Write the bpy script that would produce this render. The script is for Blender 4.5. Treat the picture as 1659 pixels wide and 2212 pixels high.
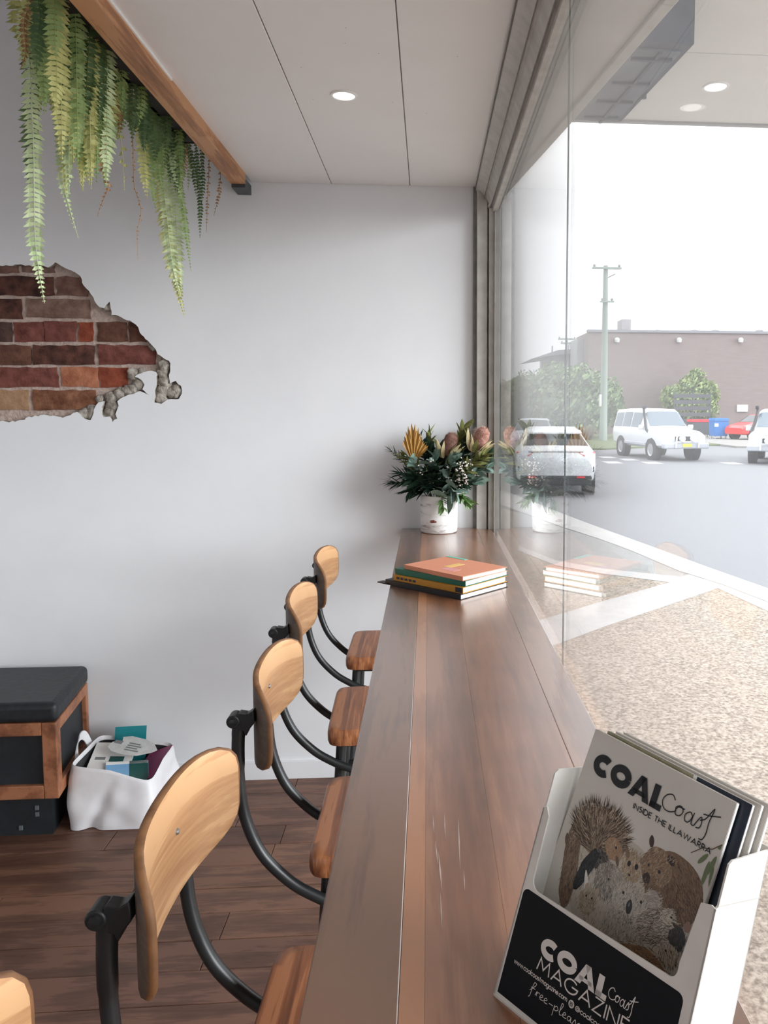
import bpy, bmesh, math, random
from mathutils import Vector, Matrix, geometry, noise as mnoise

# ------------------------------------------------------------------ scene, camera, sky, lights
for o in list(bpy.data.objects):
    bpy.data.objects.remove(o)
S = bpy.context.scene
COL = S.collection
rnd = random.Random(7)
PI = math.pi

EYE = Vector((0, 0, 1.58))
YAW, PITCH, ROLL = math.radians(4.414), math.radians(4.770), math.radians(0.172)
fwd = Vector((math.sin(YAW), math.cos(YAW), 0))
rgt = Vector((math.cos(YAW), -math.sin(YAW), 0))
up = Vector((0, 0, 1))
f2 = fwd*math.cos(PITCH) - up*math.sin(PITCH)
u2 = up*math.cos(PITCH) + fwd*math.sin(PITCH)
r3 = rgt*math.cos(ROLL) + u2*math.sin(ROLL)
u3 = u2*math.cos(ROLL) - rgt*math.sin(ROLL)
cam_d = bpy.data.cameras.new('camera')
cam = bpy.data.objects.new('camera', cam_d)
COL.objects.link(cam)
mw = Matrix((r3, u3, -f2)).transposed().to_4x4()
mw.translation = EYE
cam.matrix_world = mw
cam_d.sensor_width = 36.0
cam_d.lens = 1700/2212*36.0
cam_d.shift_x = (829.5-1054.47)/2212
cam_d.shift_y = (1022.2-1106)/2212
cam_d.clip_start = 0.02
cam_d.clip_end = 400
S.camera = cam

S.view_settings.view_transform = 'Standard'
S.view_settings.look = 'None'
S.view_settings.gamma = 1.0
S.view_settings.use_curve_mapping = False
S.view_settings.exposure = 0.0

# overcast sky: brighter towards the zenith, as a cloud layer is
SKY = 1.8
w = bpy.data.worlds.new('sky')
S.world = w
w.use_nodes = True
nt = w.node_tree
bg = nt.nodes['Background']
tc = nt.nodes.new('ShaderNodeTexCoord')
sep = nt.nodes.new('ShaderNodeSeparateXYZ')
nt.links.new(tc.outputs['Generated'], sep.inputs[0])
mr = nt.nodes.new('ShaderNodeMapRange')
mr.inputs['From Min'].default_value = 0.0
mr.inputs['From Max'].default_value = 1.0
mr.inputs['To Min'].default_value = 1.0
mr.inputs['To Max'].default_value = 3.0
nt.links.new(sep.outputs['Z'], mr.inputs['Value'])
mx = nt.nodes.new('ShaderNodeMath')
mx.operation = 'MULTIPLY'
mx.inputs[1].default_value = SKY
nt.links.new(mr.outputs[0], mx.inputs[0])
nt.links.new(mx.outputs[0], bg.inputs['Strength'])
bg.inputs['Color'].default_value = (0.975, 0.975, 1.0, 1)

def area(name, loc, target, sx, sy, power, color=(1, 1, 1)):
    d = bpy.data.lights.new(name, 'AREA')
    d.shape = 'RECTANGLE'; d.size = sx; d.size_y = sy
    d.energy = power; d.color = color
    o = bpy.data.objects.new(name, d); COL.objects.link(o)
    o.location = loc
    o.rotation_euler = (Vector(target)-Vector(loc)).to_track_quat('-Z', 'Y').to_euler()
    return o
# added very soft sun lamp, low from right and behind, to light the room
sd = bpy.data.lights.new('fill_sun', 'SUN'); sd.energy = 4.1; sd.angle = math.radians(32); sd.color = (0.96, 0.975, 1.0)
so = bpy.data.objects.new('fill_sun', sd); COL.objects.link(so)
so.rotation_euler = Vector((-.84, .42, -.235)).to_track_quat('-Z', 'Y').to_euler()
# added fill lamps behind the camera, at the door opening and side window
area('fill_lamp_rear', (-2.65, -4.45, 1.05), (-2.4, 0, 1.2), 1.0, 2.0, 5, (0.97, 0.98, 1.0))
area('fill_lamp_side', (0.22, -2.2, 1.45), (-3, -1.2, 1.2), 3.0, 2.0, 3, (0.97, 0.98, 1.0))

# ------------------------------------------------------------------ helpers
def lin(c):
    c = c/255.0
    return c/12.92 if c <= 0.04045 else ((c+0.055)/1.055)**2.4
def rgb(r, g, b, k=1.0):
    return (min(lin(r)*k, .95), min(lin(g)*k, .95), min(lin(b)*k, .95), 1.0)

def new_mat(name):
    m = bpy.data.materials.new(name); m.use_nodes = True
    return m, m.node_tree, m.node_tree.nodes['Principled BSDF']
def coords(nt, scale, kind='Object'):
    tc = nt.nodes.new('ShaderNodeTexCoord'); mp = nt.nodes.new('ShaderNodeMapping')
    mp.inputs['Scale'].default_value = scale
    nt.links.new(tc.outputs[kind], mp.inputs['Vector'])
    return mp.outputs['Vector']
def ramp(nt, fac, stops):
    r = nt.nodes.new('ShaderNodeValToRGB')
    el = r.color_ramp.elements
    while len(el) < len(stops): el.new(0.5)
    for e, (p, c) in zip(el, stops):
        e.position = p; e.color = c
    nt.links.new(fac, r.inputs['Fac'])
    return r.outputs['Color']
def noise_tex(nt, vec, scale, detail=4, rough=0.55, dist=0.0):
    n = nt.nodes.new('ShaderNodeTexNoise')
    n.inputs['Scale'].default_value = scale
    n.inputs['Detail'].default_value = detail
    n.inputs['Roughness'].default_value = rough
    n.inputs['Distortion'].default_value = dist
    nt.links.new(vec, n.inputs['Vector'])
    return n.outputs['Fac']
def bump(nt, bsdf, fac, strength, dist=0.01):
    b = nt.nodes.new('ShaderNodeBump')
    b.inputs['Strength'].default_value = strength
    b.inputs['Distance'].default_value = dist
    nt.links.new(fac, b.inputs['Height'])
    nt.links.new(b.outputs['Normal'], bsdf.inputs['Normal'])

def mat_noise(name, c1, c2, scale=8, rough=0.6, bmp=0.0, stretch=(1, 1, 1), metal=0.0, coat=0.0, detail=4, spec=0.5, lo=.3, hi=.7):
    m, nt, b = new_mat(name)
    v = coords(nt, stretch)
    f = noise_tex(nt, v, scale, detail)
    nt.links.new(ramp(nt, f, [(lo, c1), (hi, c2)]), b.inputs['Base Color'])
    b.inputs['Roughness'].default_value = rough
    b.inputs['Metallic'].default_value = metal
    b.inputs['Specular IOR Level'].default_value = spec
    if coat:
        b.inputs['Coat Weight'].default_value = coat
        b.inputs['Coat Roughness'].default_value = 0.12
    if bmp: bump(nt, b, f, bmp)
    return m
def mat_wood(name, c1, c2, c3, stretch, scale=1.0, rough=0.45, bmp=0.1, coat=0.0, fine=60, spec=.5, streak=.35, blotch=2.0, coat_rough=.15):
    m, nt, b = new_mat(name)
    v = coords(nt, stretch)
    f1 = noise_tex(nt, v, scale, 3, 0.6, 0.6)
    f2 = noise_tex(nt, v, scale*fine/10, 5, 0.7, 0.2)
    vb = coords(nt, (1, 1, 1))
    f3 = noise_tex(nt, vb, blotch, 3, 0.5)
    a = nt.nodes.new('ShaderNodeMath'); a.operation = 'MULTIPLY_ADD'
    nt.links.new(f2, a.inputs[0]); a.inputs[1].default_value = streak
    nt.links.new(f1, a.inputs[2])
    a2 = nt.nodes.new('ShaderNodeMath'); a2.operation = 'MULTIPLY_ADD'
    nt.links.new(f3, a2.inputs[0]); a2.inputs[1].default_value = 0.45
    nt.links.new(a.outputs[0], a2.inputs[2])
    k = .5 + .5*streak + .225
    nt.links.new(ramp(nt, a2.outputs[0], [(k-.22, c1), (k, c2), (k+.2, c3)]), b.inputs['Base Color'])
    b.inputs['Roughness'].default_value = rough
    b.inputs['Specular IOR Level'].default_value = spec
    if coat:
        b.inputs['Coat Weight'].default_value = coat
        b.inputs['Coat Roughness'].default_value = coat_rough
        b.inputs['Coat IOR'].default_value = 2.05 if coat >= 1 else 1.5
    if bmp: bump(nt, b, f2, bmp, 0.002)
    return m
def mat_flat(name, c, rough=0.5, metal=0.0, spec=0.5, coat=0.0):
    # plain paint with a barely visible mottling
    c2 = tuple(min(x*1.06, .97) for x in c[:3])+(1,)
    return mat_noise(name, c, c2, 14, rough, 0, (1, 1, 1), metal, coat, 3, spec)
def mat_emit(name, c, s):
    m, nt, b = new_mat(name)
    b.inputs['Base Color'].default_value = c
    b.inputs['Emission Color'].default_value = c
    b.inputs['Emission Strength'].default_value = s
    return m
def mat_print(name, rough=0.5):
    m, nt, b = new_mat(name)
    a = nt.nodes.new('ShaderNodeVertexColor'); a.layer_name = 'Col'
    nt.links.new(a.outputs['Color'], b.inputs['Base Color'])
    b.inputs['Roughness'].default_value = rough
    return m
def mat_glass(name, tint=(0.97, 0.985, 0.985), haze=0.05):
    m, nt, b = new_mat(name)
    nt.nodes.remove(b)
    out = nt.nodes['Material Output']
    tr = nt.nodes.new('ShaderNodeBsdfTransparent'); tr.inputs['Color'].default_value = tint+(1,)
    gl = nt.nodes.new('ShaderNodeBsdfGlossy'); gl.inputs['Roughness'].default_value = 0.0
    geo = nt.nodes.new('ShaderNodeNewGeometry')
    dot = nt.nodes.new('ShaderNodeVectorMath'); dot.operation = 'DOT_PRODUCT'
    nt.links.new(geo.outputs['Normal'], dot.inputs[0]); nt.links.new(geo.outputs['Incoming'], dot.inputs[1])
    ab = nt.nodes.new('ShaderNodeMath'); ab.operation = 'ABSOLUTE'; nt.links.new(dot.outputs['Value'], ab.inputs[0])
    om = nt.nodes.new('ShaderNodeMath'); om.operation = 'SUBTRACT'; om.inputs[0].default_value = 1.0
    nt.links.new(ab.outputs[0], om.inputs[1])
    pw = nt.nodes.new('ShaderNodeMath'); pw.operation = 'POWER'; pw.inputs[1].default_value = 5.0
    nt.links.new(om.outputs[0], pw.inputs[0])
    fr = nt.nodes.new('ShaderNodeMath'); fr.operation = 'MULTIPLY_ADD'
    fr.inputs[1].default_value = 0.96; fr.inputs[2].default_value = 0.04
    nt.links.new(pw.outputs[0], fr.inputs[0])
    # laminated pane: the inner faces add to the mirror image at grazing angles
    p2 = nt.nodes.new('ShaderNodeMath'); p2.operation = 'POWER'; p2.inputs[1].default_value = 12.0
    nt.links.new(om.outputs[0], p2.inputs[0])
    fa = nt.nodes.new('ShaderNodeMath'); fa.operation = 'MULTIPLY_ADD'; fa.inputs[1].default_value = 0.45; fa.use_clamp = True
    nt.links.new(p2.outputs[0], fa.inputs[0]); nt.links.new(fr.outputs[0], fa.inputs[2])
    mxs = nt.nodes.new('ShaderNodeMixShader')
    nt.links.new(fa.outputs[0], mxs.inputs[0])
    nt.links.new(tr.outputs[0], mxs.inputs[1]); nt.links.new(gl.outputs[0], mxs.inputs[2])
    # pale veil added to imitate the washed-out glare over the street view
    df = nt.nodes.new('ShaderNodeBsdfTranslucent'); df.inputs['Color'].default_value = (.95, .95, .96, 1)
    v = coords(nt, (1, 1, 1)); n = noise_tex(nt, v, 3, 5)
    md = nt.nodes.new('ShaderNodeMapRange'); md.inputs['To Min'].default_value = haze*.8; md.inputs['To Max'].default_value = haze*1.2
    nt.links.new(n, md.inputs['Value'])
    mx2 = nt.nodes.new('ShaderNodeMixShader')
    nt.links.new(md.outputs[0], mx2.inputs[0])
    nt.links.new(mxs.outputs[0], mx2.inputs[1]); nt.links.new(df.outputs[0], mx2.inputs[2])
    nt.links.new(mx2.outputs[0], out.inputs['Surface'])
    return m

class MB:
    """collects polygons, build() links them as one mesh object"""
    def __init__(s): s.v = []; s.f = []; s.mi = []; s.c = []; s.cur = 0; s.col = None
    def add(s, verts, faces):
        o = len(s.v); s.v += [tuple(p) for p in verts]
        for f in faces:
            s.f.append([i+o for i in f]); s.mi.append(s.cur); s.c.append(s.col)
        return s
    def box(s, x0, x1, y0, y1, z0, z1, M=None):
        p = [Vector((x, y, z)) for z in (z0, z1) for y in (y0, y1) for x in (x0, x1)]
        if M: p = [M @ q for q in p]
        return s.add(p, [(0, 2, 3, 1), (4, 5, 7, 6), (0, 1, 5, 4), (2, 6, 7, 3), (0, 4, 6, 2), (1, 3, 7, 5)])
    def tube(s, pts, r, n=10, cap=True, flat=None):
        pts = [Vector(p) for p in pts]; N = len(pts)
        rs = r if isinstance(r, (list, tuple)) else [r]*N
        rings = []; ref = None
        for i, p in enumerate(pts):
            t = (pts[min(i+1, N-1)]-pts[max(i-1, 0)]).normalized()
            if ref is None:
                ref = Vector((0, 0, 1)) if abs(t.z) < .9 else Vector((1, 0, 0))
            a = t.cross(ref)
            if a.length < 1e-5: a = t.orthogonal()
            a.normalize(); b = a.cross(t).normalized(); ref = b
            rings.append([p+(a*math.cos(2*PI*k/n)+b*math.sin(2*PI*k/n))*rs[i] for k in range(n)])
        vs = [q for r_ in rings for q in r_]; fs = []
        for i in range(N-1):
            for k in range(n):
                fs.append((i*n+k, i*n+(k+1) % n, (i+1)*n+(k+1) % n, (i+1)*n+k))
        if cap:
            fs.append(tuple(range(n-1, -1, -1))); fs.append(tuple(range((N-1)*n, N*n)))
        return s.add(vs, fs)
    def lathe(s, prof, n=32, M=None):
        vs = []; fs = []
        for r, z in prof:
            for k in range(n):
                p = Vector((r*math.cos(2*PI*k/n), r*math.sin(2*PI*k/n), z))
                vs.append(M @ p if M else p)
        for i in range(len(prof)-1):
            for k in range(n):
                fs.append((i*n+k, i*n+(k+1) % n, (i+1)*n+(k+1) % n, (i+1)*n+k))
        if prof[0][0] > 1e-6: fs.append(tuple(range(n-1, -1, -1)))
        if prof[-1][0] > 1e-6: fs.append(tuple(range((len(prof)-1)*n, len(prof)*n)))
        return s.add(vs, fs)
    def prism(s, poly, d, M=None):
        """poly: list of 3D points (planar), extruded by vector d"""
        p = [Vector(q) for q in poly]; d = Vector(d); n = len(p)
        vs = p+[q+d for q in p]
        if M: vs = [M @ q for q in vs]
        tris = geometry.tessellate_polygon([p])
        fs = [tuple(t) for t in tris]+[tuple(i+n for i in reversed(t)) for t in tris]
        fs += [(i, (i+1) % n, (i+1) % n+n, i+n) for i in range(n)]
        return s.add(vs, fs)
    def poly(s, pts):
        return s.add(pts, [tuple(range(len(pts)))])
    def blob(s, c, r, seed=0, n=2, amp=.25, fr=3.0, sq=(1, 1, 1)):
        bm = bmesh.new(); bmesh.ops.create_icosphere(bm, subdivisions=n, radius=1.0)
        vs = []
        for v in bm.verts:
            k = 1+amp*mnoise.noise(v.co*fr+Vector((seed*3.1, seed*1.7, seed)))
            vs.append(Vector((v.co.x*sq[0], v.co.y*sq[1], v.co.z*sq[2]))*r*k+Vector(c))
        fs = [tuple(x.index for x in f.verts) for f in bm.faces]
        bm.free()
        return s.add(vs, fs)
    def build(s, name, mats, parent=None, smooth=False, bevel=0, seg=2, angle=35):
        me = bpy.data.meshes.new(name)
        me.from_pydata(s.v, [], s.f)
        if not isinstance(mats, (list, tuple)): mats = [mats]
        for m in mats: me.materials.append(m)
        if len(mats) > 1: me.polygons.foreach_set('material_index', s.mi)
        if any(c is not None for c in s.c):
            ca = me.color_attributes.new('Col', 'FLOAT_COLOR', 'CORNER')
            for p in me.polygons:
                c = s.c[p.index] or (1, 1, 1, 1)
                for li in p.loop_indices: ca.data[li].color = c
        bm = bmesh.new(); bm.from_mesh(me)
        bmesh.ops.recalc_face_normals(bm, faces=bm.faces); bm.to_mesh(me); bm.free()
        if smooth:
            me.polygons.foreach_set('use_smooth', [True]*len(me.polygons))
            me.set_sharp_from_angle(angle=math.radians(angle))
        me.update()
        o = bpy.data.objects.new(name, me); COL.objects.link(o)
        if parent: o.parent = parent
        if bevel:
            b = o.modifiers.new('bevel', 'BEVEL'); b.width = bevel; b.segments = seg; b.limit_method = 'ANGLE'
        return o

def empty(name, loc=(0, 0, 0), rz=0):
    o = bpy.data.objects.new(name, None); COL.objects.link(o)
    o.location = loc; o.rotation_euler = (0, 0, rz); o.empty_display_size = .05
    return o
def tag(o, label, cat, group=None):
    o['label'] = label; o['category'] = cat
    if group: o['group'] = group
    return o
def struct(o, label=None):
    o['kind'] = 'structure'
    if label: o['label'] = label
    return o
def copy_tree(o, parent=None):
    c = o.copy(); COL.objects.link(c); c.parent = parent
    for ch in list(o.children): copy_tree(ch, c)
    return c
def smooth_path(pts, k=6):
    P = [Vector(p) for p in pts]; P = [P[0]*2-P[1]]+P+[P[-1]*2-P[-2]]; out = []
    for i in range(1, len(P)-2):
        for j in range(k):
            t = j/k; a, b, c, d = P[i-1], P[i], P[i+1], P[i+2]
            out.append(.5*((2*b)+(c-a)*t+(2*a-5*b+4*c-d)*t*t+(3*b-a-3*c+d)*t**3))
    out.append(P[-2]); return out

# ------------------------------------------------------------------ materials of the setting
M_WALL = mat_noise('white_wall_paint', rgb(226, 227, 230), rgb(230, 231, 233), 5, 0.75, 0.03, spec=.25)
M_CEIL = mat_noise('ceiling_paint', rgb(235, 233, 231), rgb(239, 238, 236), 3, 0.45, 0.02, spec=.35)
M_TRIM = mat_noise('trim_paint', rgb(178, 174, 167), rgb(200, 197, 191), 22, 0.5, 0.1)
M_TRIMD = mat_noise('nail_and_gap_shade_grey', rgb(120, 118, 112), rgb(140, 138, 132), 30, 0.7)  # grey of the nail heads, also paints gap shade on the window trim
M_MORTAR = mat_noise('mortar', rgb(170, 150, 140), rgb(196, 178, 168), 60, 0.95, 0.6, spec=.1)
M_RENDER = mat_noise('broken_render', rgb(120, 112, 102), rgb(190, 184, 174), 45, 0.95, 0.8, spec=.1)
M_FLOORS = [mat_wood('floor_board_%d' % i, rgb(*c1), rgb(*c2), rgb(*c3), (1.4, 12, 12), 1.6, 0.5, 0.08, blotch=5, streak=.45) for i, (c1, c2, c3) in enumerate([
    ((84, 57, 45), (108, 76, 60), (124, 89, 71)), ((78, 53, 42), (100, 70, 56), (116, 83, 67)),
    ((90, 62, 49), (114, 81, 64), (130, 94, 75)), ((82, 56, 46), (103, 72, 59), (120, 86, 71))])]
M_GLASS = mat_glass('window_glass', haze=0.015)
M_SEAL = mat_flat('glass_joint_sealant', rgb(96, 104, 104), .4)
M_LAMP = mat_emit('lamp_lens', (1, .98, .95, 1), 1.1)
M_LAMPRING = mat_flat('lamp_ring_white', rgb(240, 240, 238), .4)

# ------------------------------------------------------------------ floor with boards
WALL_Y, CEIL_Z, CTR_Z = 3.3, 2.477, 1.073
floor = MB().box(-4.6, .30, -4.5, 3.32, -.12, -.012).build('floor', M_FLOORS[1])
struct(floor, 'dark brown timber board floor')
fx0, fx1, fw = -2.75, .27, .128
y = 3.298; row = 0
board_mesh = {}
while y > -.35:
    x = fx0 - rnd.uniform(0, .7)
    while x < fx1:
        L = rnd.choice((.62, .8, 1.0, 1.2))
        a, b_ = max(x, fx0), min(x+L, fx1)
        if b_-a > .03:
            o = MB().box(a+.001, b_-.001, y-fw+.001, y-.001, -.012, rnd.uniform(-.0008, .0004)).build('floor_board', rnd.choice(M_FLOORS), floor, bevel=.0015, seg=1)
        x += L
    y -= fw; row += 1

# ------------------------------------------------------------------ back wall with broken plaster
def wpx(cx, cy):
    """crop pixel of the plaster damage, turned into metres on the wall"""
    px, py = cx*420/1659., 540+cy*400/1580.
    # plane fit of the wall at y = 3.3
    a = ((px-1054.47)/1700, (py-1022.2)/1700)
    d = r3*a[0]-u3*a[1]+f2
    p = EYE+d*(3.3/d.y)
    return p.x, p.z
hole_px = [(-230, 200), (-120, 150), (0, 132), (80, 135), (180, 122), (250, 130), (360, 130), (410, 150), (450, 126), (470, 105), (520, 135), (580, 165), (640, 190),
    (685, 222), (700, 280), (760, 350), (800, 410), (822, 460), (850, 488), (890, 497), (905, 470), (935, 440), (945, 500), (952, 555), (1010, 562), (1060, 590), (1130, 618), (1180, 660),
    (1192, 705), (1240, 760), (1290, 805), (1330, 850), (1345, 890), (1392, 920), (1440, 945), (1452, 1000), (1440, 1070), (1450, 1140), (1500, 1118),
    (1545, 1160), (1553, 1200), (1525, 1272), (1430, 1275), (1375, 1313), (1315, 1302), (1322, 1200), (1338, 1120), (1330, 1040), (1290, 1030), (1225, 1042), (1150, 1082),
    (1205, 1108), (1232, 1150), (1215, 1190), (1275, 1238), (1195, 1205), (1120, 1232), (1045, 1258), (1000, 1292), (1012, 1330), (985, 1400), (1000, 1440), (960, 1468), (935, 1420), (885, 1425), (868, 1370), (885, 1290),
    (838, 1302), (800, 1362), (772, 1452), (722, 1440), (662, 1382), (600, 1410), (535, 1432), (400, 1408), (300, 1412), (180, 1450), (80, 1470), (0, 1462), (-120, 1455), (-230, 1380), (-280, 1200), (-250, 900), (-290, 600), (-260, 350)]
hole = []
for i, p in enumerate(hole_px):
    q = hole_px[(i+1) % len(hole_px)]
    d = math.hypot(q[0]-p[0], q[1]-p[1]); n = max(1, int(d/24))
    for k in range(n):
        t = k/n; j = 0 if k == 0 else 1
        hole.append((p[0]+(q[0]-p[0])*t+j*rnd.uniform(-8, 8), p[1]+(q[1]-p[1])*t+j*rnd.uniform(-8, 8)))
hole = [wpx(*p) for p in hole]
outer = [(-4.6, 0.0), (.30, 0.0), (.30, 3.5), (-4.6, 3.5)]
TH = .036
rings = [[Vector((x, z, 0)) for x, z in outer], [Vector((x, z, 0)) for x, z in hole]]
tris = geometry.tessellate_polygon(rings)
allp = outer+hole
mb = MB()
mb.add([(x, WALL_Y, z) for x, z in allp], [tuple(t) for t in tris])
n0, nh = len(outer), len(hole)
mb.cur = 1
mb.add([(x, WALL_Y, z) for x, z in hole]+[(x+rnd.uniform(-.002, .002), WALL_Y+TH, z+rnd.uniform(-.002, .002)) for x, z in hole], [(i, (i+1) % nh, (i+1) % nh+nh, i+nh) for i in range(nh)])
mb.cur = 0
mb.box(-4.6, .30, WALL_Y+.05, WALL_Y+.2, -.1, 3.5)
wall_back = mb.build('wall_back', [M_WALL, M_RENDER])
struct(wall_back, 'white plastered wall with a broken patch of bare brick')
mb = MB(); nx, nz = 60, 40
ax, az = wpx(-320, 1520); bx, bz = wpx(1620, 60)
for j in range(nz+1):
    for i in range(nx+1):
        x = ax+(bx-ax)*i/nx; z = az+(bz-az)*j/nz
        mb.v.append((x, WALL_Y+.027+.004*mnoise.noise(Vector((x*45, z*45, 0))), z))
for j in range(nz):
    for i in range(nx):
        mb.f.append([j*(nx+1)+i, j*(nx+1)+i+1, (j+1)*(nx+1)+i+1, (j+1)*(nx+1)+i]); mb.mi.append(0); mb.c.append(None)
mb.build('mortar_bed', M_MORTAR, wall_back, smooth=True)
brick_rows = [
    (52, 186, [(-300, -60, 0), (-35, 130, 5), (160, 440, 4)]),
    (222, 380, [(-300, -90, 1), (-60, 432, 0), (462, 720, 5)]),
    (414, 572, [(-300, 160, 0), (205, 742, 4)]),
    (610, 776, [(-300, 76, 1), (96, 345, 2), (366, 625, 2), (655, 770, 3), (815, 1062, 6), (1085, 1230, 6)]),
    (810, 972, [(-300, 236, 6), (260, 782, 0), (820, 1305, 2)]),
    (1000, 1166, [(-300, 470, 2), (506, 816, 7), (832, 1068, 3)]),
    (1196, 1362, [(-300, 212, 8), (260, 802, 9)]),
]
bcol = [((52, 38, 36), (108, 72, 62)), ((60, 50, 48), (92, 70, 64)), ((92, 54, 48), (134, 84, 76)), ((112, 52, 40), (150, 84, 64)), ((104, 80, 72), (142, 116, 104)),
        ((96, 70, 64), (136, 104, 94)), ((78, 54, 46), (116, 82, 68)), ((140, 82, 60), (184, 124, 96)), ((146, 112, 84), (172, 140, 112)), ((96, 60, 46), (146, 104, 80))]
M_BRICK = [mat_noise('brick_%d' % i, rgb(*a), rgb(*b_), 26, .92, .7, spec=.1, detail=6) for i, (a, b_) in enumerate(bcol)]
for y0, y1, bs in brick_rows:
    for x0, x1, ci in bs:
        a = wpx(x0, y1); b_ = wpx(x1, y0)
        nxb = max(3, int((b_[0]-a[0])/.03)); nzb = 4
        mb = MB(); dep = WALL_Y+rnd.uniform(.0165, .0195)
        vs = []
        for j in range(nzb+1):
            for i in range(nxb+1):
                edge = i in (0, nxb) or j in (0, nzb)
                x = a[0]+(b_[0]-a[0])*i/nxb; z = a[1]+(b_[1]-a[1])*j/nzb
                jt = .0035
                vs.append((x+rnd.uniform(-jt, jt), dep+(.004 if edge else 0)+rnd.uniform(-.0012, .0012), z+rnd.uniform(-jt, jt)))
        fs = [(j*(nxb+1)+i, j*(nxb+1)+i+1, (j+1)*(nxb+1)+i+1, (j+1)*(nxb+1)+i) for j in range(nzb) for i in range(nxb)]
        mb.add(vs, fs)
        rim = [i for i in range(nxb+1)]+[j*(nxb+1)+nxb for j in range(1, nzb+1)]+[nzb*(nxb+1)+i for i in range(nxb-1, -1, -1)]+[j*(nxb+1) for j in range(nzb-1, 0, -1)]
        o0 = len(mb.v); k = len(rim)
        mb.add([(vs[i][0], WALL_Y+.048, vs[i][2]) for i in rim], [])
        for i in range(k):
            mb.f.append([rim[i], rim[(i+1) % k], o0+(i+1) % k, o0+i]); mb.mi.append(0); mb.c.append(None)
        mb.build('brick', M_BRICK[ci], wall_back, smooth=True, angle=50)
for i, (cx, cy, r) in enumerate([(1395, 985, 46), (1385, 1060, 44), (1395, 1130, 50), (1380, 1200, 52), (1370, 1265, 46), (1450, 1215, 44), (1500, 1190, 46), (1490, 1235, 34),
        (1120, 1055, 44), (1180, 1140, 46), (1130, 1180, 44), (1080, 1205, 44), (1010, 1225, 46), (940, 1260, 44), (950, 1330, 46), (920, 1385, 40), (972, 1440, 26), (1250, 1222, 24),
        (780, 1370, 44), (750, 1410, 36), (700, 1395, 40), (890, 490, 30), (935, 490, 24), (1300, 820, 34), (1200, 1040, 30), (840, 1270, 30)]):
    x, z = wpx(cx, cy); rr = r*.49/1000
    MB().blob((x, WALL_Y+.012, z), rr, i, 2, .6, 2.4, (1.1, .45, 1.1)).build('render_lump', M_RENDER, wall_back, smooth=True, angle=80)

struct(MB().box(-4.6, .192, 3.288, WALL_Y, 0, .078).build('baseboard_back', M_WALL, bevel=.002), 'low white skirting board along the back wall')
# rest of the shell
struct(MB().box(-4.75, -4.6, -4.6, 3.5, -.12, 3.5).build('wall_left', M_WALL), 'white wall on the far left of the room')
mb = MB().box(-4.6, -3.2, -4.65, -4.5, 0, 3.5).box(-2.1, .30, -4.65, -4.5, 0, 3.5).box(-3.2, -2.1, -4.65, -4.5, 2.1, 3.5)
struct(mb.build('wall_rear', M_WALL), 'white wall with the open shop door')
CE = -.70
ceil = MB().box(CE, .30, -4.6, 3.5, CEIL_Z+.012, CEIL_Z+.3).box(-4.6, CE, -4.6, 3.5, 3.3, 3.5).box(CE, .30, -4.6, 3.5, CEIL_Z+.3, 3.5).build('ceiling', M_CEIL)
struct(ceil, 'pale warm white sheeted ceiling')
for a, b_ in ((CE+.001, -.384), (-.381, -.069), (-.066, .29)):
    MB().box(a, b_, -4.5, WALL_Y-.001, CEIL_Z, CEIL_Z+.012).build('ceiling_panel', M_CEIL, ceil, bevel=.0012, seg=1)
# nail marks
mb = MB()
for px, pz in ((-.33, 2.2), (-.2, 2.05), (-.19, 1.97), (-.12, 2.1), (-.33, 2.42), (-.1, 2.42), (-.16, 1.8), (.08, 2.1), (.0, 2.5)):
    mb.lathe([(0, 0), (.0022, .0006), (.0022, .001)], 8, Matrix.Translation((px, pz, CEIL_Z-.0004)))
mb.build('nail_head', M_TRIMD, ceil)

# window head moulding and corner moulding
prof = [(.200, CEIL_Z), (.200, 2.460), (.216, 2.452), (.231, 2.436), (.232, 2.426), (.240, 2.424), (.252, 2.400), (.257, 2.388), (.265, 2.386), (.265, 2.368), (.292, 2.368), (.292, CEIL_Z)]
struct(MB().prism([(x, 3.3, z) for x, z in prof], (0, -7.8, 0)).build('trim_1', M_TRIM), 'worn stepped moulding along the window head')
mb = MB().box(.204, .246, 3.262, 3.31, 1.0, CEIL_Z).box(.252, .273, 3.248, 3.31, 1.0, 2.40).box(.246, .252, 3.285, 3.31, 1.0, CEIL_Z).box(.273, .294, 3.225, 3.31, -.02, 2.372)
tr2 = mb.build('trim_2', M_TRIM, bevel=.002); struct(tr2, 'narrow stepped upright moulding in the window corner')
MB().box(.190, .204, 3.288, 3.301, 1.0, CEIL_Z).build('gap_shade_strip', M_TRIMD, tr2)  # dark strip painted in for the shade of the corner gap
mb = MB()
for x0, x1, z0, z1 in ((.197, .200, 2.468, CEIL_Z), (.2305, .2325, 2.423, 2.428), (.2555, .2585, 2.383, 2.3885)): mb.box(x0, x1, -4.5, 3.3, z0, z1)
mb.build('shadow_gap', M_TRIMD, bpy.data.objects['trim_1'])  # dark strips put the shade of the moulding gaps into colour
struct(MB().box(.20, .294, -4.5, 3.3, -.02, .05).build('trim_3', M_TRIM), 'low painted sill under the shop window')

# window panes
GX = .275
for n, (y0, y1) in enumerate(((1.5745, 3.226), (-1.2, 1.5715), (-4.4, -1.203))):
    g = MB().box(GX, GX+.006, y0, y1, .05, 2.372).build('window_%d' % (n+1), M_GLASS)
    struct(g, ('frameless shop window pane at the far corner', 'frameless shop window pane beside the magazine box', 'shop window pane behind the viewer')[n])
struct(MB().box(GX+.0005, GX+.0035, 1.5716, 1.5744, .05, 2.372).build('trim_4', M_SEAL), 'thin dark sealed joint between two panes')

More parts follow.
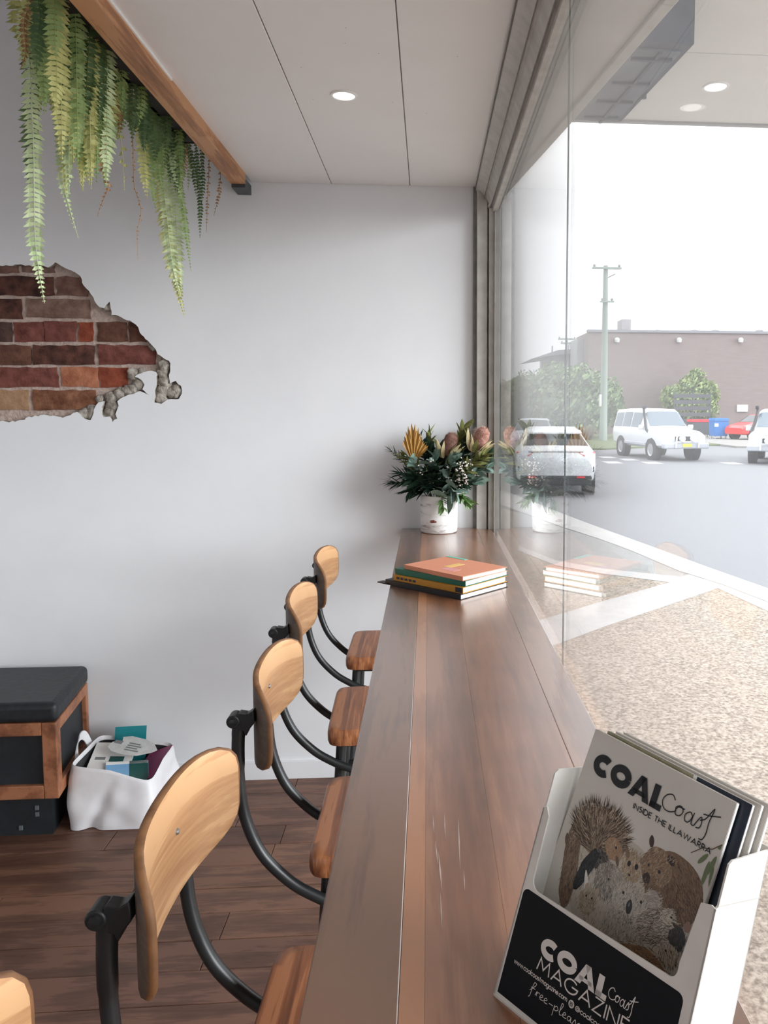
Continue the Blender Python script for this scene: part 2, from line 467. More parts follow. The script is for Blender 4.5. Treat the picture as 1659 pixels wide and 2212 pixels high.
# ------------------------------------------------------------------ awning and beam outside
M_SOFF = mat_noise('awning_soffit_paint', rgb(232, 230, 226), rgb(238, 236, 233), 4, .6, .02)
M_LINT = mat_noise('lintel_soffit', rgb(190, 186, 180), rgb(208, 205, 200), 7, .6, .06)
M_BEAM = mat_noise('blue_grey_paint', rgb(52, 64, 80), rgb(80, 93, 110), 9, .55, .15)
M_BEAMP = mat_noise('blue_grey_worn', rgb(92, 104, 118), rgb(124, 136, 148), 12, .6, .2)
lint = MB().prism([(.287, 3.40, 2.40), (.287, -3.0, 2.40), (1.15, -3.0, 2.40), (.502, 1.627, 2.40), (.411, 2.319, 2.40), (.272, 3.30, 2.40)], (0, 0, .12)).build('lintel_soffit', M_LINT)
struct(lint, 'narrow wedge of pale boarding above the shop window outside')
def along(a, b_, w0, w1, z0, z1, mb):
    a = Vector(a); b_ = Vector(b_); d = (b_-a).normalized(); n = Vector((d.y, -d.x))
    P = [a+n*w0, b_+n*w0, b_+n*w1, a+n*w1]
    return mb.prism([(p.x, p.y, z0) for p in P], (0, 0, z1-z0))
mb = MB(); along((.272, 3.30), (.411, 2.319), 0.002, .03, 2.388, 2.4, mb); along((.411, 2.319), (.502, 1.627), 0.002, .03, 2.388, 2.4, mb); along((.502, 1.627), (1.15, -3.0), 0.002, .03, 2.388, 2.4, mb)
mb.build('edge_bead', M_TRIM, lint, bevel=.003)
mb = MB(); along((.694, 2.87), (.752, 2.253), 0, .26, 2.60, 2.76, mb)
beam = mb.build('steel_beam', M_BEAM, bevel=.003)
tag(beam, 'dark blue-grey box beam hanging under the awning outside', 'beam')
mb = MB(); along((.694, 2.86), (.748, 2.30), 0.02, .19, 2.594, 2.602, mb); mb.build('underside_plate', M_BEAMP, beam, bevel=.002)
mb = MB(); along((.694, 2.86), (.748, 2.30), 0.075, .085, 2.587, 2.595, mb); mb.build('underside_rib', M_BEAM, beam)
for t in (.1, .35, .62, .93):
    mb = MB(); c = Vector((.694, 2.86)).lerp(Vector((.748, 2.30)), t)
    mb.box(c.x-.15, c.x-.03, c.y-.006, c.y+.006, 2.586, 2.594).build('cross_rib', M_BEAM, beam)
MB().lathe([(0, 0), (.008, 0), (.008, .012), (0, .012)], 10, Matrix.Translation((.71, 2.62, 2.588))).build('bolt', M_BEAM, beam)
awn = MB().box(.45, 1.7, -3.0, 3.262, 2.765, 2.86).build('awning', M_SOFF); struct(awn, 'flat white street awning')
for y0, y1 in ((2.649, 3.262), (1.45, 2.645), (.25, 1.446), (-.95, .246), (-3.0, -.954)):
    MB().box(.452, 1.7, y0, y1, 2.75, 2.765).build('soffit_panel', M_SOFF, awn, bevel=.0015, seg=1)
MB().box(.45, 1.72, 3.262, 3.285, 2.742, 2.88).build('fascia', mat_noise('fascia_grey', rgb(170, 170, 172), rgb(186, 186, 188), 6, .5), awn)

def downlight(x, y, z, r, label, power, spot=True):
    e = empty('downlight', (x, y, z))
    tag(e, label, 'light', 'ceiling downlights')
    MB().lathe([(r*.86, -.001), (r*.9, -.004), (r*1.05, -.004), (r*1.08, 0), (r*.86, 0)], 40).build('ring', M_LAMPRING, e, smooth=True)
    MB().lathe([(0, -.0028), (r*.87, -.0022), (r*.87, 0)], 40).build('lens', M_LAMP, e, smooth=True)
    if power:
        d = bpy.data.lights.new('downlight_lamp', 'AREA'); d.shape = 'DISK'; d.size = r*1.6; d.energy = power; d.color = (1, .95, .88)
        l = bpy.data.objects.new('downlight_lamp', d); COL.objects.link(l); l.parent = e; l.location = (0, 0, -.012)
    return e
downlight(-.237, 2.379, CEIL_Z, .036, 'round lit downlight in the sheeted ceiling indoors', 0)
downlight(1.053, 2.908, 2.75, .045, 'round lit downlight in the street awning outside', 0)

# ------------------------------------------------------------------ street
ROAD_Z, PATH_Z = -.42, -.36
M_ROAD = mat_noise('asphalt', rgb(104, 106, 110), rgb(116, 117, 121), 30, .9, .1)
M_AGG = mat_noise('exposed_aggregate', rgb(98, 87, 76), rgb(166, 154, 141), 46, .9, .5, detail=8, lo=.36, hi=.64)
M_BAND = mat_noise('pale_concrete', rgb(158, 156, 154), rgb(170, 168, 166), 10, .85, .05)
M_GUT = mat_noise('gutter_concrete', rgb(124, 124, 123), rgb(136, 136, 135), 8, .85, .05)
M_GRASS = mat_noise('verge_grass', rgb(78, 90, 58), rgb(104, 113, 78), 20, .95, .3)
M_LINE = mat_flat('road_paint', rgb(170, 170, 170), .8)
def gpx(px, py, z):
    d = r3*((px-1054.47)/1700)-u3*((py-1022.2)/1700)+f2
    return EYE+d*((z-EYE.z)/d.z)
def flat(name, pts, z, t, m, parent=None):
    return MB().prism([(p[0], p[1], z) for p in pts], (0, 0, -t)).build(name, m, parent)
struct(MB().box(-40, 90, -8, 140, ROAD_Z-.3, ROAD_Z).build('road', M_ROAD), 'pale grey street')
g = lambda x, y, z=PATH_Z: tuple(gpx(x, y, z))[:2]
ke = [g(1120, 1108), g(1214, 1140), g(1297, 1167), g(1362, 1192), g(1465, 1236), g(1560, 1268), g(1659, 1310)]
kd = Vector(ke[-1])-Vector(ke[-2]); far = Vector(ke[-1])+kd.normalized()*9
path = [(.30, -6), (.30, g(1075, 1060)[1])]+[(k[0], k[1]) for k in ke]+[(far.x, far.y)]
flat('footpath', path, PATH_Z, .25, M_AGG); struct(bpy.data.objects['footpath'], 'beige exposed aggregate footpath')
Z1 = PATH_Z+.004
def band(name, px, m, lab, dz=.004):
    o = flat(name, [g(*p) for p in px], PATH_Z+dz, dz+.004, m); struct(o, lab)
band('concrete_band', [(1140, 1415), (1215, 1388), (1300, 1356), (1430, 1312), (1550, 1271), (1659, 1321), (1659, 1292), (1560, 1252), (1500, 1236), (1440, 1261), (1300, 1300), (1215, 1326), (1140, 1348)], M_BAND, 'white concrete band crossing the footpath', .005)
band('gutter_slab', [(1120, 1180), (1200, 1211), (1300, 1229), (1460, 1252), (1510, 1250), (1465, 1232), (1362, 1190), (1297, 1166), (1214, 1140), (1120, 1106)], M_GUT, 'light grey concrete ramp beside the kerb', .003)
band('concrete_edge', [(1120, 1190), (1200, 1222), (1300, 1240), (1450, 1259), (1500, 1250), (1300, 1229), (1200, 1211), (1120, 1180)], M_BAND, 'thin pale concrete edging beside the ramp', .006)
kb = MB()
kin = [(1080, 1090), (1120, 1105), (1214, 1139), (1297, 1166), (1362, 1190), (1465, 1234), (1560, 1264), (1659, 1302)]
kout = [(1080, 1058), (1120, 1073), (1190, 1101), (1260, 1128), (1397, 1178), (1475, 1207), (1560, 1238), (1659, 1273)]
ki = [Vector(g(*p)) for p in kin]; ko = [Vector(g(*p)) for p in kout]
ki.append(ki[-1]+(ki[-1]-ki[-2]).normalized()*9); ko.append(ko[-1]+(ko[-1]-ko[-2]).normalized()*9)
for i in range(len(ki)-1):
    kb.prism([(p.x, p.y, PATH_Z+.012) for p in (ki[i], ki[i+1], ko[i+1], ko[i])], (0, 0, -.2))
struct(kb.build('kerb', M_BAND), 'white concrete kerb along the street')
r_ = lambda x, y: tuple(gpx(x, y, ROAD_Z))[:2]
for i, (x, y) in enumerate(((1310, 999), (1347, 993), (1396, 1000), (1568, 1001), (1300, 988))):
    c = Vector(r_(x, y))
    tag(MB().box(c.x-.07, c.x+.5, c.y-.5, c.y+.5, ROAD_Z-.004, ROAD_Z+.006).build('lane_dash', M_LINE), 'white painted dash on the street %s' % ('left of the four wheel drive, nearer', 'behind the rear wheel of the four wheel drive', 'beside the front wheel of the four wheel drive', 'between the two white four wheel drives', 'nearest to the turning white hatchback')[i], 'road marking', 'painted dashes on the street')
struct(flat('verge', [(-30, 37), (8.5, 37), (14, 41), (40, 36), (60, 36), (60, 75), (-30, 75)], ROAD_Z+.08, .2, M_GRASS), 'pale green grass verge across the street')
struct(flat('forecourt', [(15.5, 38.5), (60, 34), (60, 62), (15.5, 62)], ROAD_Z+.10, .2, mat_noise('forecourt', rgb(122, 120, 117), rgb(136, 134, 131), 6, .9)), 'pale concrete forecourt before the brick building')

# ------------------------------------------------------------------ far buildings, pole, trees, bins
def at(px, py, Y):
    d = r3*((px-1054.47)/1700)-u3*((py-1022.2)/1700)+f2
    return EYE+d*(Y/d.y)
M_BB = mat_noise('far_brick', rgb(118, 104, 103), rgb(130, 117, 115), .9, .9, .0, (1, 1, 9))
M_BB2 = mat_noise('far_wall_grey', rgb(140, 138, 142), rgb(160, 158, 162), .8, .9)
M_ROOF = mat_flat('roof_sheet', rgb(120, 120, 126), .6)
M_WHT = mat_flat('white_sheet', rgb(204, 204, 205), .6)
YB = 58.
def X(px, Y=YB): return at(px, 885, Y).x
def Z(px, py, Y=YB): return at(px, py, Y).z
bld = empty('brick_building', (X(1500), YB, ROAD_Z)); tag(bld, 'long windowless brown brick building across the street', 'building')
bld_in = bld.matrix_basis.inverted() if False else Matrix.Translation(-Vector((X(1500), YB, ROAD_Z)))
def bpart(name, x0, x1, y0, y1, z0, z1, m, par=bld):
    return MB().box(x0, x1, y0, y1, z0, z1, bld_in).build(name, m, par)
zt = Z(1400, 718)
bpart('wall', X(1270), X(1659)+24, YB, YB+5, ROAD_Z, zt, M_BB)
bpart('parapet_capping', X(1270)-.1, X(1659)+24.1, YB-.12, YB+.4, zt-.02, zt+.16, M_ROOF)
bpart('side_wing', X(1256), X(1270), YB+2, YB+5, ROAD_Z, Z(1262, 727), M_BB2)
bpart('roof_unit', X(1358), X(1378), YB+2.5, YB+4, zt, Z(1368, 690, YB+2.5), M_BB2)
bpart('roof_unit_frame', X(1350), X(1358), YB+2.6, YB+3.8, zt, Z(1354, 705), M_ROOF)
for i, px in enumerate((1333, 1467, 1600)):
    c = at(px, 736, YB-.12)
    MB().lathe([(0, -.16), (.16, -.12), (.2, .1), (.1, .22), (0, .22)], 12, bld_in @ Matrix.Translation(c)).build('wall_lamp', M_WHT, bld, smooth=True)
for px in (1420, 1500, 1545, 1640):
    c = at(px, 716, YB+.2)
    MB().blob(c-Vector((X(1500), YB, ROAD_Z)), .28, px, 1, .3, 2, (1.3, 1, .6)).build('vent_cap', M_ROOF, bld)
c = at(1604, 882, YB-.1)
tag(MB().box(c.x-.42, c.x+.42, YB-.09, YB-.001, c.z-.26, c.z+.26).build('wall_sign', M_WHT, bevel=.01), 'small blank white sign on the brown brick wall', 'sign')
lb = empty('low_building', (X(1200, 64), 64, ROAD_Z)); tag(lb, 'low grey building with a skillion roof beyond the big tree', 'building')
Ml = Matrix.Translation(-Vector((X(1200, 64), 64, ROAD_Z)))
MB().box(X(1195, 64), X(1258, 64), 64, 72, ROAD_Z, Z(1230, 762, 64), M=Ml).build('wall', M_BB2, lb)
MB().prism([(X(1143, 64), 63, Z(1143, 777, 64)), (X(1200, 64), 63, Z(1200, 758, 64)), (X(1262, 64), 63, Z(1262, 755, 64)), (X(1262, 64), 63, Z(1262, 762, 64)), (X(1200, 64), 63, Z(1200, 768, 64))], (0, 8, 0), Ml).build('roof', M_ROOF, lb)
for px, h in ((1196, 745), (1232, 742)):
    MB().box(X(px, 64)-.05, X(px, 64)+.05, 65, 65.1, Z(px, 760, 64), Z(px, h, 64), Ml).build('aerial_mast', M_ROOF, lb)

M_POLE = mat_noise('pole_timber', rgb(120, 132, 124), rgb(146, 158, 149), 2, .85, .1, (1, 1, .1))
def pole(px, ytop, ybase, Y, r0, r1, name_label, arms):
    b0 = at(px[1], ybase, Y); t0 = at(px[0], ytop, Y)
    e = empty('power_pole', (b0.x, Y, ROAD_Z)); tag(e, name_label, 'pole')
    h = t0.z-ROAD_Z
    MB().tube([(0, 0, 0), (0, 0, h*.5), (0, 0, h)], [r0, (r0+r1)/2, r1], 14).build('shaft', M_POLE, e, smooth=True)
    for (py, w0, w1, th) in arms:
        z = at(px[0], py, Y).z-ROAD_Z
        a = MB().box(w0, w1, -.35, -.2, z-th, z+th).build('crossarm', M_POLE, e)
        for s in (w0+.12, w1-.12):
            MB().lathe([(0, z+th), (.05, z+th), (.08, z+th+.08), (.05, z+th+.16), (0, z+th+.16)], 10, Matrix.Translation((s, -.27, 0))).build('insulator', M_ROOF, a)
    return e, h
e, h = pole((1309, 1303), 574, 945, 46., .24, .13, 'tall weathered power pole across the street before the big tree', [(581, -.85, .85, .05), (653, -.35, .45, .04)])
z = at(1309, 600, 46).z-ROAD_Z
MB().tube([(0, 0, z-.05), (.5, -.1, z+.18), (.55, -.1, z+.2)], .03, 6).build('stay_bracket', M_ROOF, e)
z = at(1309, 865, 46).z-ROAD_Z
MB().box(-.26, -.16, -.16, .1, z-.35, z+.35).build('meter_plate', M_WHT, e)
pole((1223, 1222), 730, 900, 90., .3, .15, 'small distant power pole beyond the low grey building', [(733, -1.0, 1.0, .1), (742, -.7, .7, .1)])
# distant wire end seen past the window corner
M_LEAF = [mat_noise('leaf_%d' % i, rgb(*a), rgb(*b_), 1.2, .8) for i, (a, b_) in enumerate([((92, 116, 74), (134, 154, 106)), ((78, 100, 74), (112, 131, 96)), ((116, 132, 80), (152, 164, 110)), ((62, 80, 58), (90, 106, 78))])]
M_TRUNK = mat_noise('bark', rgb(96, 84, 74), rgb(130, 116, 102), 6, .9, .4)
def tree(name, label, blobs, trunk, Y, leaf, n, size, seed, group=None):
    r = random.Random(seed)
    bs = [(at(px, py, Y+dy), rr*Y/1700) for px, py, rr, dy in blobs]
    b0 = at(trunk, 900, Y); base = Vector((b0.x, Y, ROAD_Z+.05))
    e = empty(name, base); tag(e, label, 'tree', group)
    mb = MB(); tot = sum(R*R for _, R in bs)
    for c, R in bs:
        for _ in range(int(n*R*R/tot)):
            d = Vector((r.gauss(0, 1), r.gauss(0, 1), r.gauss(0, 1))).normalized()
            p = c+d*R*(r.uniform(.62, 1.04))*Vector((1, 1, 1)).length/1.732-base
            s = size*r.uniform(.6, 1.4)
            a = Vector((r.gauss(0, 1), r.gauss(0, 1), r.gauss(0, 1))).normalized()
            t = a.orthogonal().normalized(); q = a.cross(t)
            mb.cur = leaf[0] if r.random() < .7 else leaf[1]
            mb.add([p-t*s, p+q*s*.5, p+t*s, p-q*s*.5], [(0, 1, 2, 3)])
    cr = mb.build('crown', M_LEAF, e); cr['kind'] = 'stuff'
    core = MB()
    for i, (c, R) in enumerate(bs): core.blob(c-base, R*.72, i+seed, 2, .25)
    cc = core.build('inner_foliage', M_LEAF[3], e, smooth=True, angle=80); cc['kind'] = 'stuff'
    top = max(bs, key=lambda q: q[0].z)[0]
    MB().tube([(0, 0, -.1), (.1, 0, 1.0), (top.x-base.x, 0, max(1.4, top.z-base.z-.5))], [.22, .17, .08], 8).build('trunk', M_TRUNK, e, smooth=True)
    return e
tree('street_tree', 'broad spreading green tree left of the power pole', [(1150, 850, 52, 0), (1200, 830, 50, 1), (1255, 838, 52, 0), (1300, 855, 46, 0), (1322, 880, 30, -.5), (1115, 860, 40, 0), (1180, 885, 52, -.8), (1250, 890, 56, -.8), (1120, 895, 44, 0), (1300, 895, 34, 0), (1090, 850, 28, 1)], 1215, 51., (0, 1), 9000, .17, 3)
tree('small_tree', 'small bushy tree against the brown brick wall', [(1455, 860, 30, 0), (1490, 845, 34, 0), (1505, 815, 20, 0), (1525, 850, 30, 0), (1480, 878, 34, -.4), (1520, 885, 32, -.4)], 1490, 56.3, (2, 0), 4000, .15, 5)
# dry tussock at the pole foot
e = empty('dry_tussock', at(1268, 944, 47)); e.location.z = ROAD_Z+.05
tag(e, 'brown dry grass tussock beside the power pole foot', 'plant')
mb = MB(); r = random.Random(4)
for i in range(140):
    a = r.uniform(0, 2*PI); L = r.uniform(.5, 1.2); k = r.uniform(.05, .7)
    d = Vector((math.cos(a)*k, math.sin(a)*k, 1)).normalized()*L; s = Vector((-d.y, d.x, 0)).normalized()*.03 if d.xy.length > .01 else Vector((.03, 0, 0))
    b0 = Vector((math.cos(a)*.25*r.random(), math.sin(a)*.25*r.random(), 0))
    mb.add([b0-s, b0+s, b0+d], [(0, 1, 2)])
mb.build('blades', mat_flat('dry_grass', rgb(136, 120, 106), .9), e)['kind'] = 'stuff'

def bin_(name, label, px0, px1, py0, py1, Y, mb_, ml, cat):
    x0 = at(px0, py1, Y).x; x1 = at(px1, py1, Y).x; z1 = at(px0, py0, Y).z; zb = ROAD_Z+.1
    cx = (x0+x1)/2; hw = (x1-x0)/2
    e = empty(name, (cx, Y, zb)); tag(e, label, cat)
    H = z1-zb
    MB().prism([(-hw*.86, -.5, .16), (hw*.86, -.5, .16), (hw, -.5, H*.86), (-hw, -.5, H*.86)], (0, 1.0, 0)).build('body', mb_, e, bevel=.02)
    MB().prism([(-hw*1.02, -.55, H*.86), (hw*1.02, -.55, H*.86), (hw*.96, -.55, H), (-hw*.96, -.55, H)], (0, 1.1, 0)).build('lid', ml, e, bevel=.02)
    for s in (-1, 1):
        for t in (-.4, .4):
            MB().lathe([(0, -.03), (.08, -.03), (.08, .03), (0, .03)], 12, Matrix.Translation((s*hw*.7, t, .08)) @ Matrix.Rotation(PI/2, 4, 'Y')).build('wheel', M_WHT, e)
    return e
M_BLUE = mat_flat('bin_blue', rgb(36, 112, 186), .5); M_RED = mat_flat('bin_red', rgb(206, 40, 50), .5); M_DARK = mat_flat('bin_dark', rgb(66, 70, 76), .6)
e = bin_('wheeled_bin', 'large blue wheeled rubbish bin by the brick wall', 1536, 1567, 903, 945, 48.4, M_BLUE, M_BLUE, 'bin')
MB().box(-.45, -.2, -.52, -.5, .75, .95).build('sticker', M_WHT, e)
bin_('wheeled_bin', 'dark wheeled rubbish bin with a red lid behind the four wheel drive', 1488, 1531, 906, 944, 51., M_DARK, M_RED, 'bin')
c = at(1495, 890, 52.5)
fr = empty('screen_fence', (c.x, 52.5, ROAD_Z+.1)); tag(fr, 'dark slatted screen behind the red lidded bin', 'screen')
for i in range(6):
    zz = .5+i*.42
    MB().box(-1.3, 1.25, -.03, .03, zz, zz+.26).build('slat', M_DARK, fr)
for s in (-1.3, 0, 1.2):
    MB().box(s, s+.1, .03, .1, 0, 3.0).build('post', M_DARK, fr)

# ------------------------------------------------------------------ cars
M_CARW = mat_flat('car_white', rgb(206, 208, 212), .3, coat=.5)
M_CARR = mat_flat('car_red', rgb(216, 44, 44), .3, coat=.5)
M_CARG = mat_flat('car_silver', rgb(170, 174, 182), .3, coat=.5)
M_CGLS = mat_flat('car_glass', rgb(96, 108, 118), .08)
M_CGLD = mat_flat('car_glass_dark', rgb(30, 36, 40), .08)
M_TYRE = mat_flat('tyre', rgb(46, 47, 50), .8); M_RIM = mat_flat('wheel_rim', rgb(170, 172, 176), .35, .6)
M_BLK = mat_flat('black_plastic', rgb(34, 36, 40), .5); M_LAMPR = mat_flat('tail_lamp_red', rgb(210, 34, 48), .2, coat=.5)
M_LAMPC = mat_flat('head_lamp', rgb(206, 212, 218), .1); M_CHR = mat_flat('chrome', rgb(190, 192, 196), .2, .9); M_PLY = mat_flat('plate_yellow', rgb(226, 208, 70), .5); M_PLW = mat_flat('plate_white', rgb(206, 208, 212), .5)
class Car:
    def __init__(s, name, label, loc, heading, st, paint, group=None):
        s.st = st; s.e = empty(name, loc, heading); tag(s.e, label, 'car', group); s.paint = paint
        mb = MB(); rings = []
        ys = []
        for i in range(len(st)-1):
            for k in range(3): ys.append(st[i][0]+(st[i+1][0]-st[i][0])*k/3)
        ys.append(st[-1][0])
        for y in ys:
            h = [s.P(y, v) for v in range(8)]
            ring = h+[Vector((-p.x, p.y, p.z)) for p in reversed(h[1:-1])]
            rings.append(ring)
        n = len(rings[0])
        vs = [p for r_ in rings for p in r_]
        fs = [(i*n+k, i*n+(k+1) % n, (i+1)*n+(k+1) % n, (i+1)*n+k) for i in range(len(rings)-1) for k in range(n)]
        fs += [tuple(range(n)), tuple(range((len(rings)-1)*n, len(rings)*n))]
        mb.add(vs, fs).build('body', paint, s.e, smooth=True, angle=28)
    def sec(s, y):
        st = s.st
        for a, b_ in zip(st, st[1:]):
            if a[0] <= y <= b_[0]:
                t = (y-a[0])/(b_[0]-a[0]); return [p+(q-p)*t for p, q in zip(a, b_)]
        return st[0] if y < st[0][0] else st[-1]
    def P(s, y, v):
        y0, zb, zm, zt, wb, wm, wt = s.sec(y)
        kn = [(0, zb), (wb*.88, zb), (wb, zb+.16*(zm-zb)), (wm*1.0, zb+.62*(zm-zb)), (wm*.985, zm), (wt, zt-.10*(zt-zm)), (wt*.86, zt), (0, zt+.012)]
        i = min(int(v), 6); t = v-i
        return Vector((kn[i][0]+(kn[i+1][0]-kn[i][0])*t, y, kn[i][1]+(kn[i+1][1]-kn[i][1])*t))
    def patch(s, name, y0, y1, v0, v1, m, sides=(1, -1), off=.012, full=False, slant=0.0, parent=None):
        N = 8; obs = []
        for sd in ((1,) if full else sides):
            mb = MB(); g_ = []
            for i in range(N+1):
                for j in range(N+1):
                    tv = j/N; v = v0+(v1-v0)*tv
                    y = y0+(y1-y0)*i/N
                    y += slant*tv*(1 if y1 > y0 else 1)*(1-2*i/N)
                    if full:
                        vv = v0+(v1-v0)*abs(1-2*tv) if False else None
                    p = s.P(y, v); e = .01
                    du = s.P(y+e, v)-s.P(y-e, v); dv = s.P(y, min(v+e, 7))-s.P(y, max(v-e, 0))
                    n = du.cross(dv)
                    n = n.normalized() if n.length > 1e-9 else Vector((1, 0, 0))
                    c = Vector((p.x*.3, p.y, .75))
                    if n.dot(p-c) < 0: n = -n
                    p = p+n*off
                    g_.append(Vector((p.x*sd, p.y, p.z)))
            mb.add(g_, [(i*(N+1)+j, i*(N+1)+j+1, (i+1)*(N+1)+j+1, (i+1)*(N+1)+j) for i in range(N) for j in range(N)])
            if full:
                gm = [Vector((-p.x, p.y, p.z)) for p in g_]
                mb.add(gm, [(i*(N+1)+j, i*(N+1)+j+1, (i+1)*(N+1)+j+1, (i+1)*(N+1)+j) for i in range(N) for j in range(N)])
            obs.append(mb.build(name, m, parent or s.e, smooth=True))
        return obs
    def wheels(s, ys, track, r, wd=.24):
        for y in ys:
            for sd in (-1, 1):
                M = Matrix.Translation((sd*track, y, r)) @ Matrix.Rotation(PI/2, 4, 'Y')
                MB().lathe([(r*1.16, -wd*.42), (r*1.16, wd*.56), (r*.9, wd*.56), (r*.9, -wd*.42)], 28, M if sd > 0 else Matrix.Translation((sd*track, y, r)) @ Matrix.Rotation(-PI/2, 4, 'Y')).build('wheel_arch', M_BLK, s.e)
                t = MB().lathe([(r*.5, -wd*.5), (r*.93, -wd*.5), (r, -wd*.36), (r, wd*.42), (r*.93, wd*.58), (r*.62, wd*.58), (r*.6, wd*.5)], 28, M if sd > 0 else Matrix.Translation((sd*track, y, r)) @ Matrix.Rotation(-PI/2, 4, 'Y')).build('wheel', M_TYRE, s.e, smooth=True)
                MB().lathe([(0, wd*.52), (r*.2, wd*.55), (r*.5, wd*.5), (r*.62, wd*.6), (r*.62, wd*.3)], 24, M if sd > 0 else Matrix.Translation((sd*track, y, r)) @ Matrix.Rotation(-PI/2, 4, 'Y')).build('rim', M_RIM, t, smooth=True)
    def box(s, name, m, x0, x1, y0, y1, z0, z1, bevel=.015, parent=None):
        return MB().box(x0, x1, y0, y1, z0, z1).build(name, m, parent or s.e, bevel=bevel)

def heading(dx, dy): return math.atan2(-dx, dy)
def four_wheel_drive(label, loc, hd, detail=True):
    st = [(-2.42, .55, 1.10, 1.78, .84, .90, .70), (-2.3, .50, 1.12, 1.93, .90, .94, .74), (-1.0, .46, 1.13, 1.985, .92, .96, .76), (.25, .46, 1.12, 1.955, .92, .96, .74), (.42, .46, 1.12, 1.90, .92, .96, .73),
          (1.10, .46, 1.10, 1.22, .92, .96, .80), (2.1, .50, 1.02, 1.12, .91, .94, .78), (2.36, .52, .92, 1.02, .88, .90, .74), (2.45, .58, .86, .94, .82, .84, .68)]
    c = Car('four_wheel_drive_car', label, loc, hd, st, M_CARW, 'white four wheel drives on the street')
    c.patch('windscreen', .47, 1.02, 5.15, 7.0, M_CGLS, full=True)
    c.patch('side_window', -.45, .40, 4.15, 4.92, M_CGLS); c.patch('side_window', -1.35, -.55, 4.15, 4.92, M_CGLS); c.patch('side_window', -2.2, -1.45, 4.15, 4.92, M_CGLS)
    c.wheels((-1.42, 1.48), .80, .40, .27)
    for sd in (-1, 1):
        c.box('headlight', M_LAMPC, sd*.62-.17, sd*.62+.17, 2.36, 2.455, .82, .97)
        c.box('wing_mirror', M_CARW, sd*1.06-.11, sd*1.06+.11, .78, .9, 1.16, 1.34, .04)
    c.box('grille', M_BLK, -.42, .42, 2.40, 2.458, .74, .94)
    c.box('bumper', M_CARG, -.93, .93, 2.35, 2.62, .48, .70, .05)
    b_ = MB()
    b_.tube(smooth_path([(-.46, 2.64, .52), (-.44, 2.66, .9), (-.34, 2.66, 1.05), (0, 2.66, 1.07), (.34, 2.66, 1.05), (.44, 2.66, .9), (.46, 2.64, .52)], 5), .035, 8)
    b_.tube([(-.44, 2.66, .74), (.44, 2.66, .74)], .03, 8)
    b_.build('bull_bar', M_CARW, c.e, smooth=True)
    for sd in (-1, 1):
        MB().lathe([(0, 0), (.11, 0), (.12, .08), (.05, .13), (0, .13)], 16, Matrix.Translation((sd*.22, 2.72, .86)) @ Matrix.Rotation(PI/2, 4, 'X')).build('spotlight', M_LAMPC, c.e, smooth=True)
    c.box('number_plate', M_PLY, -.19, .19, 2.625, 2.64, .55, .67, .003)
    MB().tube(smooth_path([(.90, 1.2, 1.05), (.93, 1.0, 1.2), (.86, .75, 1.5), (.80, .5, 1.9), (.80, .52, 2.02)], 5), .05, 10).build('snorkel', M_BLK, c.e, smooth=True)
    c.box('snorkel_head', M_BLK, .74, .87, .44, .62, 1.97, 2.1, .03)
    c.box('side_moulding', M_CARG, .955, .985, -1.0, 1.05, .55, .66); c.box('side_moulding', M_CARG, -.985, -.955, -1.0, 1.05, .55, .66)
    return c
p = gpx(1428, 992, ROAD_Z)
four_wheel_drive('white four wheel drive wagon with bull bar and snorkel driving closer', (p.x+.15, p.y+1.2, ROAD_Z), heading(.16, -1))
p = gpx(1752, 1004, ROAD_Z)
four_wheel_drive('white four wheel drive cut off by the right edge of view', (p.x-.25, p.y+2.0, ROAD_Z), heading(-.55, -1))

def hatch(label, loc, hd, paint, group=None):
    st = [(-2.18, .42, .74, .86, .74, .80, .70), (-2.12, .32, .80, .98, .82, .88, .76), (-1.98, .30, .98, 1.10, .86, .905, .80), (-1.40, .28, 1.02, 1.44, .88, .91, .60), (-1.2, .28, 1.02, 1.48, .88, .91, .62), (-.3, .28, 1.0, 1.54, .88, .90, .64), (.4, .28, .98, 1.50, .88, .90, .63),
          (1.15, .28, .92, 1.02, .88, .90, .76), (1.95, .30, .78, .86, .86, .88, .70), (2.12, .34, .62, .70, .78, .80, .62)]
    c = Car('hatchback_car', label, loc, hd, st, paint, group)
    c.patch('rear_window', -1.90, -1.44, 5.3, 7.0, M_CGLD, full=True)
    c.patch('windscreen', .46, 1.1, 5.15, 7.0, M_CGLD, full=True)
    c.patch('side_window', -.4, .42, 4.2, 4.9, M_CGLD); c.patch('side_window', -1.25, -.5, 4.2, 4.9, M_CGLD)
    c.wheels((-1.32, 1.32), .79, .34, .24)
    MB().prism([(-.62, -1.62, 1.40), (.62, -1.62, 1.40), (.60, -1.35, 1.455), (-.60, -1.35, 1.455)], (0, 0, .035)).build('spoiler', paint, c.e, bevel=.01)
    for sd in (-1, 1):
        MB().prism([(sd*.50, -2.05, 1.0), (sd*.88, -1.93, 1.02), (sd*.88, -1.95, .90), (sd*.62, -2.10, .93)], (0, -.06, 0)).build('tail_light', M_LAMPR, c.e)
        c.box('reflector', M_LAMPR, sd*.55-.09, sd*.55+.09, -2.215, -2.19, .44, .48, .003)
        c.box('bumper_vent', M_BLK, sd*.80-.05, sd*.80+.05, -2.16, -2.05, .58, .70, .01)
    c.box('lower_bumper', M_BLK, -.80, .80, -2.2, -1.9, .27, .50, .04)
    c.box('number_plate', M_PLW, -.22, .22, -2.17, -2.135, .76, .88, .004)
    c.box('tailgate_shelf', paint, -.62, .62, -2.12, -1.95, 1.01, 1.055, .02)
    return c
p = gpx(1222, 1074, ROAD_Z)
hatch('white hatchback driving away close beyond the window joint', (p.x-.02, p.y+2.1, ROAD_Z), heading(.10, 1), M_CARW)
p = gpx(1150, 985, ROAD_Z)
